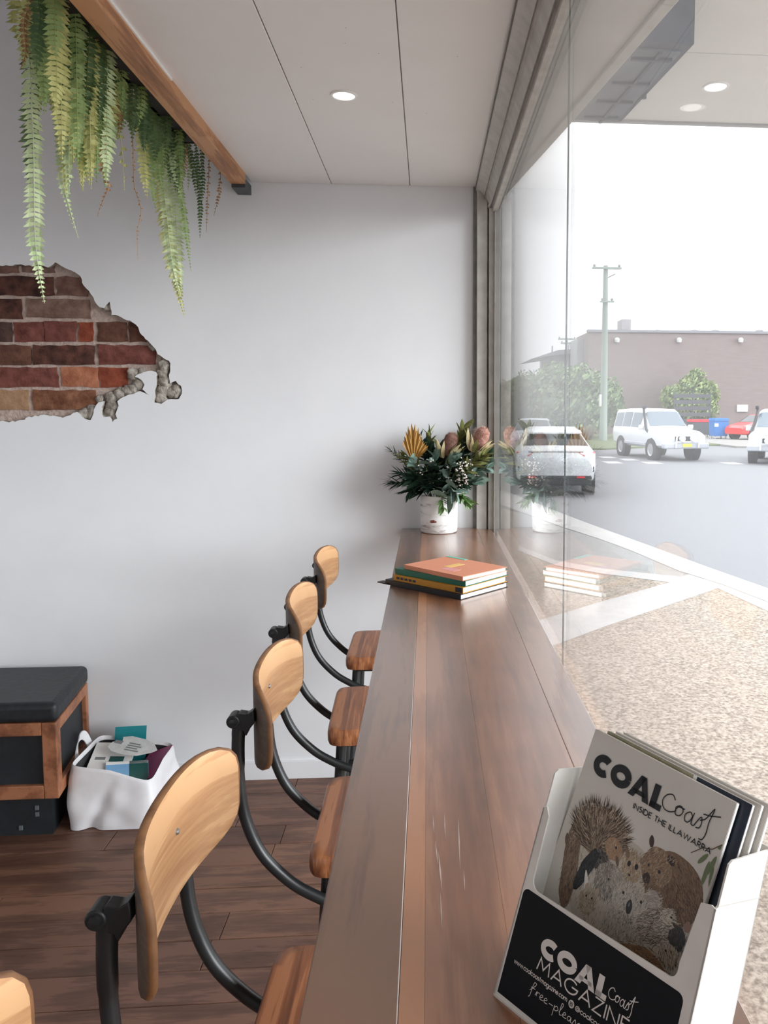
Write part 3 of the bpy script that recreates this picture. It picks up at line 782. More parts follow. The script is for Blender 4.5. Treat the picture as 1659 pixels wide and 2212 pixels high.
hatch('pale silver car further ahead of the white hatchback', (p.x+.3, p.y+1.8, ROAD_Z), heading(-.2, -1), M_CARG)
p = at(1620, 944, 46)
hatch('red car with a pale bonnet parked by the brick wall', (p.x+1.3, 47.5, ROAD_Z+.1), heading(-1, -.35), M_CARR)

# ------------------------------------------------------------------ counter
K = 1.0
M_CT = [mat_wood('counter_board_%d' % i, rgb(*a), rgb(*b_), rgb(*c), (11, .8, 11), 1.0, .30, .05, coat=1.0, blotch=4, streak=.4, coat_rough=.24) for i, (a, b_, c) in enumerate([
    ((72, 46, 30), (100, 66, 44), (118, 80, 55)), ((134, 82, 50), (160, 104, 68), (174, 118, 80)), ((104, 64, 42), (134, 86, 58), (152, 102, 72)), ((110, 69, 46), (138, 90, 63), (154, 105, 76)), ((102, 66, 46), (128, 87, 63), (146, 103, 77))])]
M_IRON = mat_noise('black_iron', rgb(20, 22, 24), rgb(34, 36, 38), 20, .42, .1)
ctr = empty('window_counter', (.08, 1.2, 0)); tag(ctr, 'long narrow walnut brown timber counter along the shop window', 'counter')
Mc = Matrix.Translation((-.08, -1.2, 0))
edges = [-.108, -.026, -.004, .075, .205, .266]
for i in range(5):
    MB().box(edges[i]+.0001, edges[i+1]-.0001, -.7, 3.297, CTR_Z-.036, CTR_Z, Mc).build('board', M_CT[i], ctr, bevel=0 if 0 < i < 4 else .0015, seg=2)
M_SCR = mat_flat('bare_scratch', rgb(178, 160, 150), .6)
for i, (x0, y0, x1, y1, wd) in enumerate(((935, 1760, 938, 1800, .0006), (940, 1815, 946, 1868, .0007), (947, 1840, 955, 1925, .0009), (960, 1756, 962, 1812, .0006), (990, 1765, 994, 1880, .0007), (1002, 1880, 1004, 1925, .0005), (951, 1925, 955, 2010, .0006))):
    a = gpx(x0, y0, CTR_Z); b_ = gpx(x1, y1, CTR_Z); mdl = a.lerp(b_, .5); off = Vector((.08, 1.2, 0))
    MB().prism([Vector((p[0], p[1], CTR_Z+.0002))-off for p in ((a.x, a.y), (mdl.x+wd, mdl.y), (b_.x, b_.y), (mdl.x-wd, mdl.y))], (0, 0, -.0008)).build('scratch', M_SCR, ctr)
for yy in (-.5, .75, 2.0, 3.1):
    MB().box(.16, .20, yy-.02, yy+.02, 0, CTR_Z-.036, Mc).build('support_post', M_IRON, ctr, bevel=.003)

# ------------------------------------------------------------------ stools
M_SEATW = mat_wood('seat_wood', rgb(110, 64, 40), rgb(158, 100, 64), rgb(176, 118, 80), (34, 1.4, 8), 1.6, .42, .2, coat=.2, streak=.5, fine=22)
M_PLY = mat_wood('ply_face', rgb(170, 124, 84), rgb(194, 148, 104), rgb(206, 162, 118), (8, 2.5, 40), 1.0, .45, .05, coat=.15, streak=.45, fine=30, blotch=3)
M_PLYE = mat_noise('ply_edge', rgb(104, 68, 40), rgb(140, 98, 62), 25, .6, .1)
M_PLY_SHADE = mat_wood('ply_back_shaded', rgb(72, 60, 52), rgb(96, 82, 72), rgb(112, 96, 84), (10, 2.0, 22), 1.5, .5, .1)  # darker ply, paints the shade on the rear of the backrest
M_SCREW = mat_flat('steel_screw', rgb(170, 170, 168), .35, .8)
M_TUBE = mat_noise('black_tube', rgb(24, 26, 27), rgb(40, 42, 43), 16, .35, .06)

def superell(th, a, b_, n):
    c, s = math.cos(th), math.sin(th)
    r = (abs(c/a)**n+abs(s/b_)**n)**(-1/n)
    return r*c, r*s
def backrest_mesh():
    mb = MB(); N, Rr = 72, 10; W, H, T = .182, .084, .0115
    def surf(y, z, off):
        # curved panel, concave to the sitter (+x), leaning back a little
        x = -.289+.81*y*y+25*y**4
        nx = Vector((1, -1.62*y-100*y**3, 0)).normalized()
        p = Vector((x, y, .973+z+.06*y))
        return p+nx*off
    fr = []; bk = []
    for off, lst in ((0, fr), (-T, bk)):
        lst.append([surf(0, 0, off)])
        for i in range(1, Rr+1):
            k = i/Rr
            if i == Rr: kk, o2 = 1.0, off-(.003 if off == 0 else -.003)
            elif i == Rr-1: kk, o2 = .982, off
            else: kk, o2 = k*1.05, off
            ring = []
            for j in range(N):
                y, z = superell(2*PI*j/N, W, H, 4.4)
                ring.append(surf(y*kk, z*kk, o2))
            lst.append(ring)
    def emit(lst, flip):
        base = len(mb.v); mb.v += [tuple(lst[0][0])]
        for r_ in lst[1:]: mb.v += [tuple(p) for p in r_]
        for j in range(N):
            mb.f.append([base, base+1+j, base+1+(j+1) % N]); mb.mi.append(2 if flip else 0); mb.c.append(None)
        for i in range(1, Rr):
            for j in range(N):
                a = base+1+(i-1)*N
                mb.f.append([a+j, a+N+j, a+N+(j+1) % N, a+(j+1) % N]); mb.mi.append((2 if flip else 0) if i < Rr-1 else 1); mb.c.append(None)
        return base+1+(Rr-1)*N
    a = emit(fr, 0); b_ = emit(bk, 1)
    for j in range(N):
        mb.f.append([a+j, a+(j+1) % N, b_+(j+1) % N, b_+j]); mb.mi.append(1); mb.c.append(None)
    return mb
def seat_mesh():
    mb = MB(); N = 144; rings = []
    for (k, z) in ((.0, .722), (.6, .721), (.88, .7215), (.965, .7205), (.99, .714), (1.0, .704), (.998, .686), (.98, .677), (.90, .675), (.0, .675)):
        rings.append([Vector((*[q*1 for q in superell(2*PI*j/N+.0218, .182*k+1e-4, .171*k+1e-4, 13)], z)) for j in range(N)])
    vs = [p for r_ in rings for p in r_]
    fs = [(i*N+j, i*N+(j+1) % N, (i+1)*N+(j+1) % N, (i+1)*N+j) for i in range(len(rings)-1) for j in range(N)]
    return mb.add(vs, fs)
def make_stool():
    e = empty('bar_stool')
    seat_mesh().build('seat', M_SEATW, e, smooth=True, angle=50)
    br = backrest_mesh().build('backrest', [M_PLY, M_PLYE, M_PLY_SHADE], e, smooth=True, angle=60)
    for yy, zz in ((-.085, .955), (.04, .985), (.085, .955), (-.04, .985)):
        if (yy, zz) in ((-.085, .955), (.04, .985)):
            x = -.289+.81*yy*yy+25*yy**4
            MB().lathe([(0, .0035), (.0035, .003), (.0048, .0006), (.0048, -.001)], 12, Matrix.Translation((x, yy, zz)) @ Matrix.Rotation(PI/2, 4, 'Y')).build('screw', M_SCREW, br, smooth=True)
    for s in (-1, 1):
        y = s*.138
        pts = smooth_path([(-.308, y, .985), (-.312, y, .93), (-.311, y, .86), (-.302, y, .79), (-.276, y, .722), (-.236, y, .672), (-.185, y, .632), (-.10, y, .595), (.10, y, .55)], 6)
        rs = [.0130 if i < 4 else (.0122 if i < 10 else .0110) for i in range(len(pts))]
        MB().tube(pts, rs, 14).build('back_post', M_TUBE, e, smooth=True, angle=60)
        b_ = MB()
        b_.tube([(-.317, y-.016, .985), (-.317, y+.016, .985)], .0128, 16)
        b_.prism([(-.322, y-.012, .972), (-.308, y-.012, 1.0), (-.292, y-.012, .997), (-.279, y-.012, 1.006), (-.277, y-.012, .982), (-.288, y-.012, .968), (-.294, y-.012, .955), (-.300, y-.012, .966)], (0, .024, 0))
        bo = b_.build('bracket', M_IRON, e, smooth=True, bevel=.002)
        MB().lathe([(0, .004), (.007, .003), (.008, 0), (0, 0)], 12, Matrix.Translation((-.317, y-.016, .985)) @ Matrix.Rotation(PI/2, 4, 'X')).build('pivot_bolt', M_TUBE, bo)
        for t in (-1, 1):
            MB().tube([(t*.145, s*.112, .68), (t*.165, s*.130, .36), (t*.185, s*.150, 0.0)], .0145, 14).build('leg', M_TUBE, e, smooth=True, angle=60)
    for z, k in ((.27, .170), (.50, .156)):
        for s in (-1, 1):
            yk = .112+.038*(.68-z)/.68
            MB().tube([(-k, s*yk, z), (k, s*yk, z)], .0095, 10).build('rail', M_TUBE, e, smooth=True)
            MB().tube([(s*k, -yk, z), (s*k, yk, z)], .0095, 10).build('rail', M_TUBE, e, smooth=True)
    MB().box(-.15, .15, -.135, .135, .660, .676).build('seat_plate', M_IRON, e, bevel=.003)
    return e
stool_spots = [(-.105, 2.84, 0.0, 'bar stool furthest from the viewer, by the far wall'), (-.095, 2.23, .03, 'second bar stool counted from the far wall'), (-.052, 1.63, .0, 'third bar stool counted from the far wall, before the near one'),
               (-.066, 1.045, -.02, 'nearest fully seen bar stool with pale ply backrest and brown seat'), (-.145, .565, .0, 'bar stool cut off at the bottom left corner of view')]
proto = make_stool()
for i, (x, y, rz, lab) in enumerate(stool_spots):
    o = proto if i == 0 else copy_tree(proto)
    o.location = (x, y, 0.0); o.rotation_euler = (0, 0, rz)
    tag(o, lab, 'stool', 'bar stools along the window counter')

# ------------------------------------------------------------------ bench
M_BENCHW = mat_wood('bench_timber', rgb(92, 54, 36), rgb(142, 90, 62), rgb(166, 110, 78), (6, 6, 6), 1.5, .5, .1)
M_BLKP = mat_noise('black_panel', rgb(22, 26, 30), rgb(34, 40, 44), 12, .55)
M_VINYL = mat_noise('black_vinyl', rgb(20, 24, 28), rgb(34, 38, 42), 40, .5, .15)
bn = empty('upholstered_bench', (-1.8, 3.07, 0)); tag(bn, 'low black padded bench with a brown timber frame by the back wall', 'bench')
def sk(x, y, z): return (x-(.155*(y-2.85) if x > -1.6 else 0)+1.8, y-3.07, z)
def sbox(mb, x0, x1, y0, y1, z0, z1):
    p = [sk(x, y, z) for z in (z0, z1) for y in (y0, y1) for x in (x0, x1)]
    return mb.add(p, [(0, 2, 3, 1), (4, 5, 7, 6), (0, 1, 5, 4), (2, 6, 7, 3), (0, 4, 6, 2), (1, 3, 7, 5)])
xr, yf, yb = -1.333, 2.85, 3.275
f = MB()
for (x0, x1) in ((-1.385, xr), (-2.3, -2.248)):
    sbox(f, x0, x1, yf, yf+.05, .165, .448); sbox(f, x0, x1, yb-.03, yb, .165, .448)
sbox(f, -2.248, -1.385, yf, yf+.05, .40, .448); sbox(f, -2.248, -1.385, yf, yf+.05, .165, .215)
sbox(f, xr-.05, xr, yf+.05, yb-.03, .405, .448); sbox(f, xr-.05, xr, yf+.05, yb-.03, .165, .212)
f.build('frame', M_BENCHW, bn, bevel=.004)
sbox(MB(), -2.248, -1.385, yf+.018, yf+.03, .215, .40).build('front_panel', M_BLKP, bn)
sbox(MB(), xr-.035, xr-.018, yf+.05, yb-.03, .21, .406).build('side_panel', M_BLKP, bn)
sbox(MB(), -2.28, xr-.045, yf+.06, yb-.01, 0.0, .166).build('plinth', M_BLKP, bn)
sbox(MB(), -2.30, xr+.006, yf-.006, yb, .448, .522).build('cushion', M_VINYL, bn, bevel=.022, seg=4, smooth=True)
sc = MB()
for (px, pz) in ((.36, .105), (.15, .06), (.36, .08), (.30, .03)):
    sc.box(px-.006, px+.006, -.165, -.1595, pz-.008, pz+.008)
sc.build('scuff', mat_flat('scuff_grey', rgb(92, 98, 100), .8), bn)

# ------------------------------------------------------------------ fabric basket with papers
M_CANV = mat_noise('white_vinyl_fabric', rgb(222, 221, 224), rgb(236, 235, 237), 10, .38, .05)
M_BIN = mat_noise('basket_lining', rgb(40, 42, 44), rgb(60, 60, 60), 10, .9)
bc = Vector((-1.185, 3.075, 0))
bk = empty('fabric_basket', bc); tag(bk, 'white slumping fabric basket full of papers on the floor', 'basket')
def basket_pt(th, t, inset=0.0):
    bx, by = superell(th, .155-inset, .15-inset, 9)
    H = .222-.15*(bx)-.03*max(0, -by/.15)*max(0, bx/.15)
    fold = mnoise.noise(Vector((math.cos(th)*2.1, math.sin(th)*2.1, t*2.2)))*.012*math.sin(PI*min(1, t*1.05))
    front = max(0, -by/.15)
    crease = -.02*math.exp(-((bx+.075-.10*t)/.025)**2)*front*(1-t)*1.3
    k = 1+.05*math.sin(PI*t)+fold/.15-.06*(t-.5)
    return Vector((bx*k, by*k-crease*1.0, .002+t*H*1.0))
mb = MB(); N, Tn = 96, 22
vs = [basket_pt(2*PI*j/N, i/Tn) for i in range(Tn+1) for j in range(N)]
rim = [basket_pt(2*PI*j/N, 1.0, .004)+Vector((0, 0, .003)) for j in range(N)]+[basket_pt(2*PI*j/N, .95, .011) for j in range(N)]
vs += rim
mb.add(vs, [(i*N+j, i*N+(j+1) % N, (i+1)*N+(j+1) % N, (i+1)*N+j) for i in range(Tn+2) for j in range(N)]+[tuple(range(N-1, -1, -1))])
mb.build('shell', M_CANV, bk, smooth=True, angle=70)
mb = MB(); inner = [basket_pt(2*PI*j/N, t, .013) for t in (.955, .6, .25, .05) for j in range(N)]
mb.add(inner, [(i*N+j, i*N+(j+1) % N, (i+1)*N+(j+1) % N, (i+1)*N+j) for i in range(3) for j in range(N)]+[tuple(range(3*N, 4*N))])
mb.build('lining', M_BIN, bk, smooth=True)
h_ = MB(); hp = smooth_path([(-.150, -.03, .17), (-.172, -.025, .232), (-.180, .02, .285), (-.176, .065, .275), (-.152, .08, .20)], 6)
for i in range(len(hp)-1):
    a, b_ = hp[i], hp[i+1]; n = Vector((0, .011, .014))
    h_.add([a-n, a+n, b_+n, b_-n, a-n+Vector((.004, 0, 0)), a+n+Vector((.004, 0, 0)), b_+n+Vector((.004, 0, 0)), b_-n+Vector((.004, 0, 0))], [(0, 1, 2, 3), (7, 6, 5, 4), (0, 3, 7, 4), (1, 5, 6, 2)])
h_.build('handle', M_CANV, bk, smooth=True, angle=70)
def paper_thing(name, label, cat, c, rot, w_, d_, t_, mtop, mpage, group='papers in the fabric basket', art=None):
    e = empty(name, c); e.rotation_euler = rot; tag(e, label, cat, group)
    MB().box(-w_/2, w_/2, -d_/2, d_/2, 0, t_*.8).build('pages', mpage, e)
    MB().box(-w_/2-.001, w_/2+.001, -d_/2-.001, d_/2+.001, t_*.8, t_).build('cover', mtop, e)
    if art:
        for (x0, x1, y0, y1, m) in art:
            MB().box(x0*w_, x1*w_, y0*d_, y1*d_, t_, t_+.0006).build('cover_print', m, e)
    return e
M_PAPER = mat_flat('paper_white', rgb(232, 230, 226), .7)
M_PGREY = mat_noise('newsprint', rgb(186, 188, 186), rgb(206, 208, 206), 30, .7)
fl = lambda n, *c: mat_flat(n, rgb(*c), .5)
M_TEAL, M_MAG, M_GRN, M_LBL, M_NAVY, M_DKG = fl('print_teal', 20, 132, 140), fl('print_magenta', 150, 60, 108), fl('print_green', 92, 178, 72), fl('print_blue', 120, 168, 208), fl('print_navy', 26, 36, 52), fl('print_dark_green', 32, 84, 80)
M_GREYP = fl('print_grey', 120, 122, 124)
paper_thing('booklet', 'teal booklet standing up at the back of the fabric basket', 'booklet', bc+Vector((-.025, .118, .155)), (math.radians(74), 0, math.radians(4)), .12, .25, .006, M_TEAL, M_PAPER)
paper_thing('booklet', 'magenta covered booklet along the right side of the basket', 'booklet', bc+Vector((.095, .03, .158)), (math.radians(12), math.radians(-20), math.radians(-8)), .10, .2, .012, M_MAG, M_PAPER)
paper_thing('magazine', 'magazine with a green stripe under the grey flyer in the basket', 'magazine', bc+Vector((-.05, -.005, .20)), (math.radians(16), math.radians(6), math.radians(8)), .15, .2, .007, M_PAPER, M_PAPER, art=[(-.5, .5, -.5, -.3, M_GRN), (-.4, -.15, .0, .08, M_GREYP), (-.05, .3, -.05, .1, M_DKG)])
paper_thing('magazine', 'magazine with blue and green scenery cover in the basket', 'magazine', bc+Vector((.03, -.062, .175)), (math.radians(20), math.radians(8), math.radians(22)), .15, .12, .006, M_LBL, M_PAPER, art=[(.05, .5, -.5, .5, M_DKG), (-.5, .5, .38, .5, M_PAPER)])
paper_thing('exercise_book', 'dark book deep in the left of the basket with a green spot', 'book', bc+Vector((-.02, -.02, .13)), (math.radians(3), math.radians(2), math.radians(-4)), .2, .2, .02, M_BIN, M_PAPER, art=[(-.48, -.34, .0, .2, M_GRN)])
fly = empty('paper_flyer', bc+Vector((.02, .028, .243))); fly.rotation_euler = (math.radians(10), math.radians(10), math.radians(-6)); tag(fly, 'rounded pale grey paper flyer lying on top of the basket papers', 'flyer', 'papers in the fabric basket')
outl = [(-.085, -.03), (-.06, -.05), (-.01, -.058), (.04, -.05), (.085, -.015), (.098, .005), (.07, .04), (.03, .055), (-.03, .06), (-.06, .045), (-.05, .02), (-.082, .005)]
MB().prism([(x, y, 0) for x, y in outl], (0, 0, .0015)).build('sheet', M_PGREY, fly)
for i in range(4):
    MB().box(-.02, .035-.01*(i % 2), -.03+.014*i, -.022+.014*i, .0015, .002).build('printed_line', M_GREYP, fly)
MB().box(-.075, -.045, -.0, .02, .0015, .002).build('printed_picture', M_GREYP, fly)

# ------------------------------------------------------------------ books on the counter
bo = Vector((-.098, 2.225, CTR_Z))
ang = math.atan2(-.191, .196)
def book(name, label, off, size, z, t, cov, pg, rz, spine_text=False, cat='book'):
    e = empty(name, bo+Vector((off[0], off[1], z)), ang+rz); tag(e, label, cat, 'books stacked on the counter')
    w_, d_ = size
    ct = .0016
    MB().box(0, w_, 0, ct, 0, t).build('spine', cov, e)
    MB().box(0, w_, ct, d_, 0, ct).build('back_cover', cov, e)
    MB().box(0, w_, ct, d_, t-ct, t).build('front_cover', cov, e)
    MB().box(.003, w_-.003, ct, d_-.004, ct, t-ct).build('pages', pg, e)
    return e
M_BKB, M_BKY, M_BKG, M_BKO = fl('cover_black', 28, 30, 33), fl('cover_ochre', 190, 134, 40), fl('cover_green', 16, 100, 82), fl('cover_orange', 214, 140, 108)
e = book('folder', 'black folder at the bottom of the book stack on the counter', (-.024, .018), (.29, .20), .0003, .0145, M_BKB, M_PAPER, 0, cat='folder')
MB().box(-.03, .02, -.004, .02, .001, .004).build('clasp', M_BKB, e)
e = book('book', 'ochre yellow spined book above the black folder', (.0, .004), (.262, .19), .0150, .0170, M_BKY, M_PAPER, .015)
for i in range(5):
    MB().box(.012+.016*i, .024+.016*i, -.0004, 0, .005, .0115).build('spine_print', M_NAVY, e)
MB().box(.235, .258, -.0004, 0, .002, .015).build('spine_mark', M_NAVY, e)
book('book', 'dark green book between the ochre and the orange books', (.004, .008), (.262, .19), .0322, .0160, M_BKG, M_PAPER, .03)
e = book('book', 'orange covered book lying on top of the book stack', (.03, .0), (.235, .178), .0484, .0120, M_BKO, M_PAPER, -.05)
MB().box(.10, .125, .06, .12, .012, .0124).build('cover_print', fl('print_yellow', 232, 190, 110), e)
MB().box(.12, .17, .03, .06, .012, .0124).build('cover_print', fl('print_pink', 220, 150, 150), e)
MB().box(.0, .08, .165, .1785, .012, .0128).build('turned_corner', fl('print_mint', 110, 190, 170), e)

# ------------------------------------------------------------------ vase and bouquet
m, nt, b_ = new_mat('birch_glaze')
v = coords(nt, (3, 3, 16)); f1 = noise_tex(nt, v, 2.2, 5, .65, .8)
nt.links.new(ramp(nt, f1, [(.34, rgb(150, 142, 138)), (.45, rgb(226, 224, 222)), (.7, rgb(236, 235, 234))]), b_.inputs['Base Color']); b_.inputs['Roughness'].default_value = .4
M_VASE = m
VC = Vector((.046, 3.195, CTR_Z))
va = empty('flower_vase', VC); tag(va, 'white streaked cylindrical vase at the far end of the counter', 'vase')
MB().lathe([(0, .001), (.070, .001), (.0745, .006), (.0755, .05), (.0755, .148), (.074, .152), (.070, .15), (.070, .03), (0, .03)], 56).build('body', M_VASE, va, smooth=True, angle=50)
mk = MB()
for (a, z, r) in ((-1.95, .052, .010), (-1.80, .051, .008), (-1.88, .056, .006)):
    c = Vector((math.cos(a)*.0757, math.sin(a)*.0757, z))
    mk.blob(c, r, int(a*10), 2, .4, 2, (1, .25, .6))
mk.build('painted_mark', fl('mark_brown', 112, 60, 48), va, smooth=True)

def leaf_mesh(name, w_, fold, mat, tipk=.62, droop=.12):
    """unit leaf along +x"""
    xs = [0, .06, .2, .38, .55, .72, .88, 1.0]
    mb = MB(); vs = []
    for x in xs:
        hw = w_*math.sin(PI*min(1, x**tipk))**.8 if 0 < x < 1 else .004
        z = -droop*x*x
        vs += [Vector((x, -hw, z+fold*hw)), Vector((x, 0, z)), Vector((x, hw, z+fold*hw))]
    fs = []
    for i in range(len(xs)-1):
        for k in (0, 1): fs.append((i*3+k, (i+1)*3+k, (i+1)*3+k+1, i*3+k+1))
    o = mb.add(vs, fs).build(name, mat, None, smooth=True, angle=70)
    me = o.data; bpy.data.objects.remove(o); return me
M_EUC = mat_noise('eucalyptus_leaf', rgb(96, 122, 112), rgb(140, 162, 150), 9, .75, spec=.15)
M_DKL = mat_noise('dark_leaf', rgb(26, 46, 36), rgb(50, 74, 56), 14, .75, spec=.15)
M_OLV = mat_noise('olive_leaf', rgb(92, 98, 54), rgb(140, 142, 90), 14, .75, spec=.15)
M_LGL = mat_noise('light_green_leaf', rgb(92, 130, 74), rgb(136, 168, 108), 14, .75, spec=.15)
M_TAN = mat_noise('tan_bract', rgb(172, 156, 116), rgb(206, 192, 152), 20, .6)
M_STEM = mat_flat('plant_stem', rgb(74, 84, 56), .7)
L_EUC = leaf_mesh('eucalyptus_leaf_mesh', .36, .25, M_EUC, .75)
L_DK = leaf_mesh('dark_leaf_mesh', .20, .3, M_DKL)
L_OL = leaf_mesh('olive_leaf_mesh', .16, .3, M_OLV)
L_LG = leaf_mesh('light_leaf_mesh', .22, .3, M_LGL)
L_TN = leaf_mesh('bract_mesh', .12, .4, M_TAN)
L_ND = leaf_mesh('needle_mesh', .05, .2, M_DKL)
YV = 3.18
MOUTH = VC+Vector((0, 0, .145))
def add_leaf(parent, me, p, d, L, r, nm='leaf'):
    o = bpy.data.objects.new(nm, me); COL.objects.link(o); o.parent = parent
    d = d.normalized(); s = d.cross(Vector((r.gauss(0, .5), r.gauss(0, .5), 1)))
    s = s.normalized() if s.length > 1e-4 else d.orthogonal().normalized()
    n = s.cross(d)
    n = -n if n.z < 0 else n
    s = n.cross(d)
    Mx = Matrix((d, s, n)).transposed().to_4x4(); Mx.translation = p
    o.matrix_basis = Mx @ Matrix.Scale(L, 4); return o
def clampv(p):
    return Vector((min(p.x, .262), min(p.y, 3.285), max(p.z, CTR_Z+.01)))
def sprig(name, label, tip, yd, me, n, L, seed, cat='foliage', spread=.9, start=.35, big=None, group='foliage in the vase'):
    r = random.Random(seed); T = clampv(at(tip[0], tip[1], YV+yd))
    base = VC+Vector((r.uniform(-.02, .02), r.uniform(-.02, .02), .04))
    e = empty(name, base); tag(e, label, cat, group)
    mouth = MOUTH+Vector(((T.x-VC.x)*.25, (T.y-VC.y)*.25, 0))
    pts = smooth_path([base, mouth, mouth.lerp(T, .55)+Vector((0, 0, .02)), T], 6)
    MB().tube([p-base for p in pts], [.0022*(1-.5*i/len(pts)) for i in range(len(pts))], 6).build('stem', M_STEM, e, smooth=True)
    for i in range(n):
        t = start+(1-start)*(i+r.random()*.6)/n; k = min(len(pts)-2, int(t*(len(pts)-1)))
        p = pts[k].lerp(pts[k+1], t*(len(pts)-1)-k) if t < 1 else pts[-1]
        ax = (pts[k+1]-pts[k]).normalized()
        rd = Vector((r.gauss(0, 1), r.gauss(0, 1)-.35, r.gauss(0, .7))); rd = (rd-ax*rd.dot(ax)).normalized()
        d = (ax*(.35+.7*t*t)+rd*spread*(1-.4*t*t)).normalized(); LL = L*r.uniform(.7, 1.2)
        q = clampv(p+d*LL)
        if (q-(p+d*LL)).length > 1e-4:
            d = (q-p).normalized() if (q-p).length > .3*LL else -d
        add_leaf(e, me, p-base, d, min(LL, (q-p).length+.003) if (q-p).length > .3*LL else LL*.6, r)
    if big:
        for (px, py, yd2, dx, dy, dz, L2) in big:
            p = clampv(at(px, py, YV+yd2)); add_leaf(e, me, p-base, Vector((dx, dy, dz)), L2, r)
    return e
specs = [
    ('eucalyptus_sprig', 'grey-green round leaved sprig hanging over the vase rim', (985, 1062), -.10, L_EUC, 5, .05, 11, [(962, 1040, -.12, .55, -.3, -.25, .065), (930, 1065, -.11, .9, -.2, -.1, .075), (968, 1070, -.1, .1, -.1, -1, .075), (905, 1002, -.08, .9, -.3, .1, .06)]),
    ('eucalyptus_sprig', 'grey-green round leaved sprig leaning to the window', (1058, 1008), -.03, L_EUC, 9, .045, 12, None),
    ('eucalyptus_sprig', 'blue-green leaved sprig below the golden palm fan', (885, 990), -.06, L_EUC, 7, .042, 13, None),
    ('eucalyptus_sprig', 'grey-green sprig in the middle of the bouquet', (985, 985), -.08, L_EUC, 9, .04, 14, None),
    ('dark_leaf_sprig', 'dark leaved sprig in the shaded left of the bouquet', (890, 1035), -.05, L_DK, 16, .06, 21, None),
    ('dark_leaf_sprig', 'dark leaved sprig in the centre front over the rim', (930, 1020), -.09, L_DK, 16, .06, 22, None),
    ('dark_leaf_sprig', 'dark sprig rising beside the palm fan', (925, 965), .0, L_DK, 14, .045, 23, None),
    ('dark_leaf_sprig', 'dark leaved sprig between the two banksia heads', (1005, 970), -.02, L_DK, 14, .05, 24, None),
    ('dark_leaf_sprig', 'dark leaved sprig touching the window corner', (1062, 985), .02, L_DK, 12, .05, 25, None),
    ('dark_leaf_sprig', 'dark leaved sprig low on the left over the rim', (885, 1062), -.03, L_DK, 12, .05, 26, None),
    ('needle_sprig', 'fine needled sprig sticking out low on the left', (848, 1042), -.02, L_ND, 46, .045, 31, None),
    ('needle_sprig', 'fine needled sprig pointing left above the rim', (862, 1022), .0, L_ND, 40, .045, 32, None),
    ('needle_sprig', 'thin dark needled sprig at the far left of the bouquet', (843, 972), .02, L_ND, 26, .03, 33, None),
    ('olive_sprig', 'olive green sprig rising behind the brown banksia', (925, 938), .02, L_OL, 16, .045, 41, None),
    ('olive_sprig', 'olive green sprig rising left of the pink banksia', (1002, 928), .0, L_OL, 18, .05, 42, None),
    ('olive_sprig', 'olive green sprig under the pink banksia', (1045, 985), -.07, L_OL, 18, .05, 43, None),
    ('dark_leaf_sprig', 'dark leaved sprig standing behind the palm fan', (905, 950), .04, L_DK, 14, .05, 27, None),
    ('dark_leaf_sprig', 'dark leaved sprig in the middle behind the brown banksia', (950, 975), .02, L_DK, 16, .055, 28, None),
    ('dark_leaf_sprig', 'dark leaved sprig under the white filler flowers', (1005, 1040), -.08, L_DK, 14, .05, 29, None),
    ('eucalyptus_sprig', 'blue-green leaved sprig low over the right of the rim', (1030, 1045), -.05, L_EUC, 8, .045, 15, None),
    ('eucalyptus_sprig', 'grey-green sprig between palm fan and brown banksia', (938, 985), -.06, L_EUC, 8, .04, 16, None),
    ('olive_sprig', 'olive green sprig at the left above the needle sprigs', (872, 985), -.02, L_OL, 14, .045, 44, None),
    ('light_green_sprig', 'light green sprig drooping over the vase front', (958, 1100), -.105, L_LG, 9, .03, 51, None),
    ('light_green_sprig', 'light green sprig drooping right of the vase', (1012, 1085), -.07, L_LG, 16, .035, 52, None),
]
for (nm, lab, tip, yd, me, n, L, sd, big) in specs:
    sprig(nm, lab, tip, yd, me, int(n*2.1), L*1.22, sd, big=big, start=.42)
# gum nut drop
def banksia(label, px, py, yd, L, R, tilt, c1, c2, seed):
    base = clampv(at(px, py, YV+yd)); e = empty('banksia_flower', base); tag(e, label, 'flower', 'banksia heads in the vase')
    ax = Vector((tilt[0], tilt[1], 1)).normalized(); q = ax.to_track_quat('Z', 'Y').to_matrix().to_4x4()
    MB().lathe([(0, 0), (R*.7, .002), (R*.98, L*.2), (R, L*.6), (R*.86, L*.86), (R*.45, L*.98), (0, L)], 24, q).build('core', mat_noise('banksia_%d' % seed, rgb(*c1), rgb(*c2), 60, .9, .5), e, smooth=True)
    r = random.Random(seed); mb = MB()
    for i in range(900):
        t = r.random()**.8; a = r.uniform(0, 2*PI); rr = R*(1 if t < .6 else math.sqrt(max(0, 1-((t-.6)/.42)**2)))
        p = Vector((math.cos(a)*rr*.95, math.sin(a)*rr*.95, L*t)); n = Vector((math.cos(a), math.sin(a), .5+1.2*max(0, t-.6)*3)).normalized()
        s = n.cross(Vector((0, 0, 1))).normalized()*.0009
        mb.add([q @ (p-s), q @ (p+s), q @ (p+n*.0075)], [(0, 1, 2)])
    mb.build('styles', mat_noise('banksia_style_%d' % seed, rgb(*c2), rgb(min(c2[0]+30, 255), min(c2[1]+34, 255), min(c2[2]+36, 255)), 40, .8), e)['kind'] = 'stuff'
    for i in range(12):
        a = 2*PI*i/12+r.uniform(-.2, .2)
        add_leaf(e, L_TN if i % 3 else L_OL, q @ Vector((math.cos(a)*R*.7, math.sin(a)*R*.7, -.012)), q @ Vector((math.cos(a)*.6, math.sin(a)*.6, 1)), L*r.uniform(.7, 1.05), r, 'bract')
    MB().tube([Vector((0, 0, 0)), (MOUTH-base)*.6, VC+Vector((0, 0, .05))-base], .004, 8).build('stem', M_STEM, e, smooth=True)
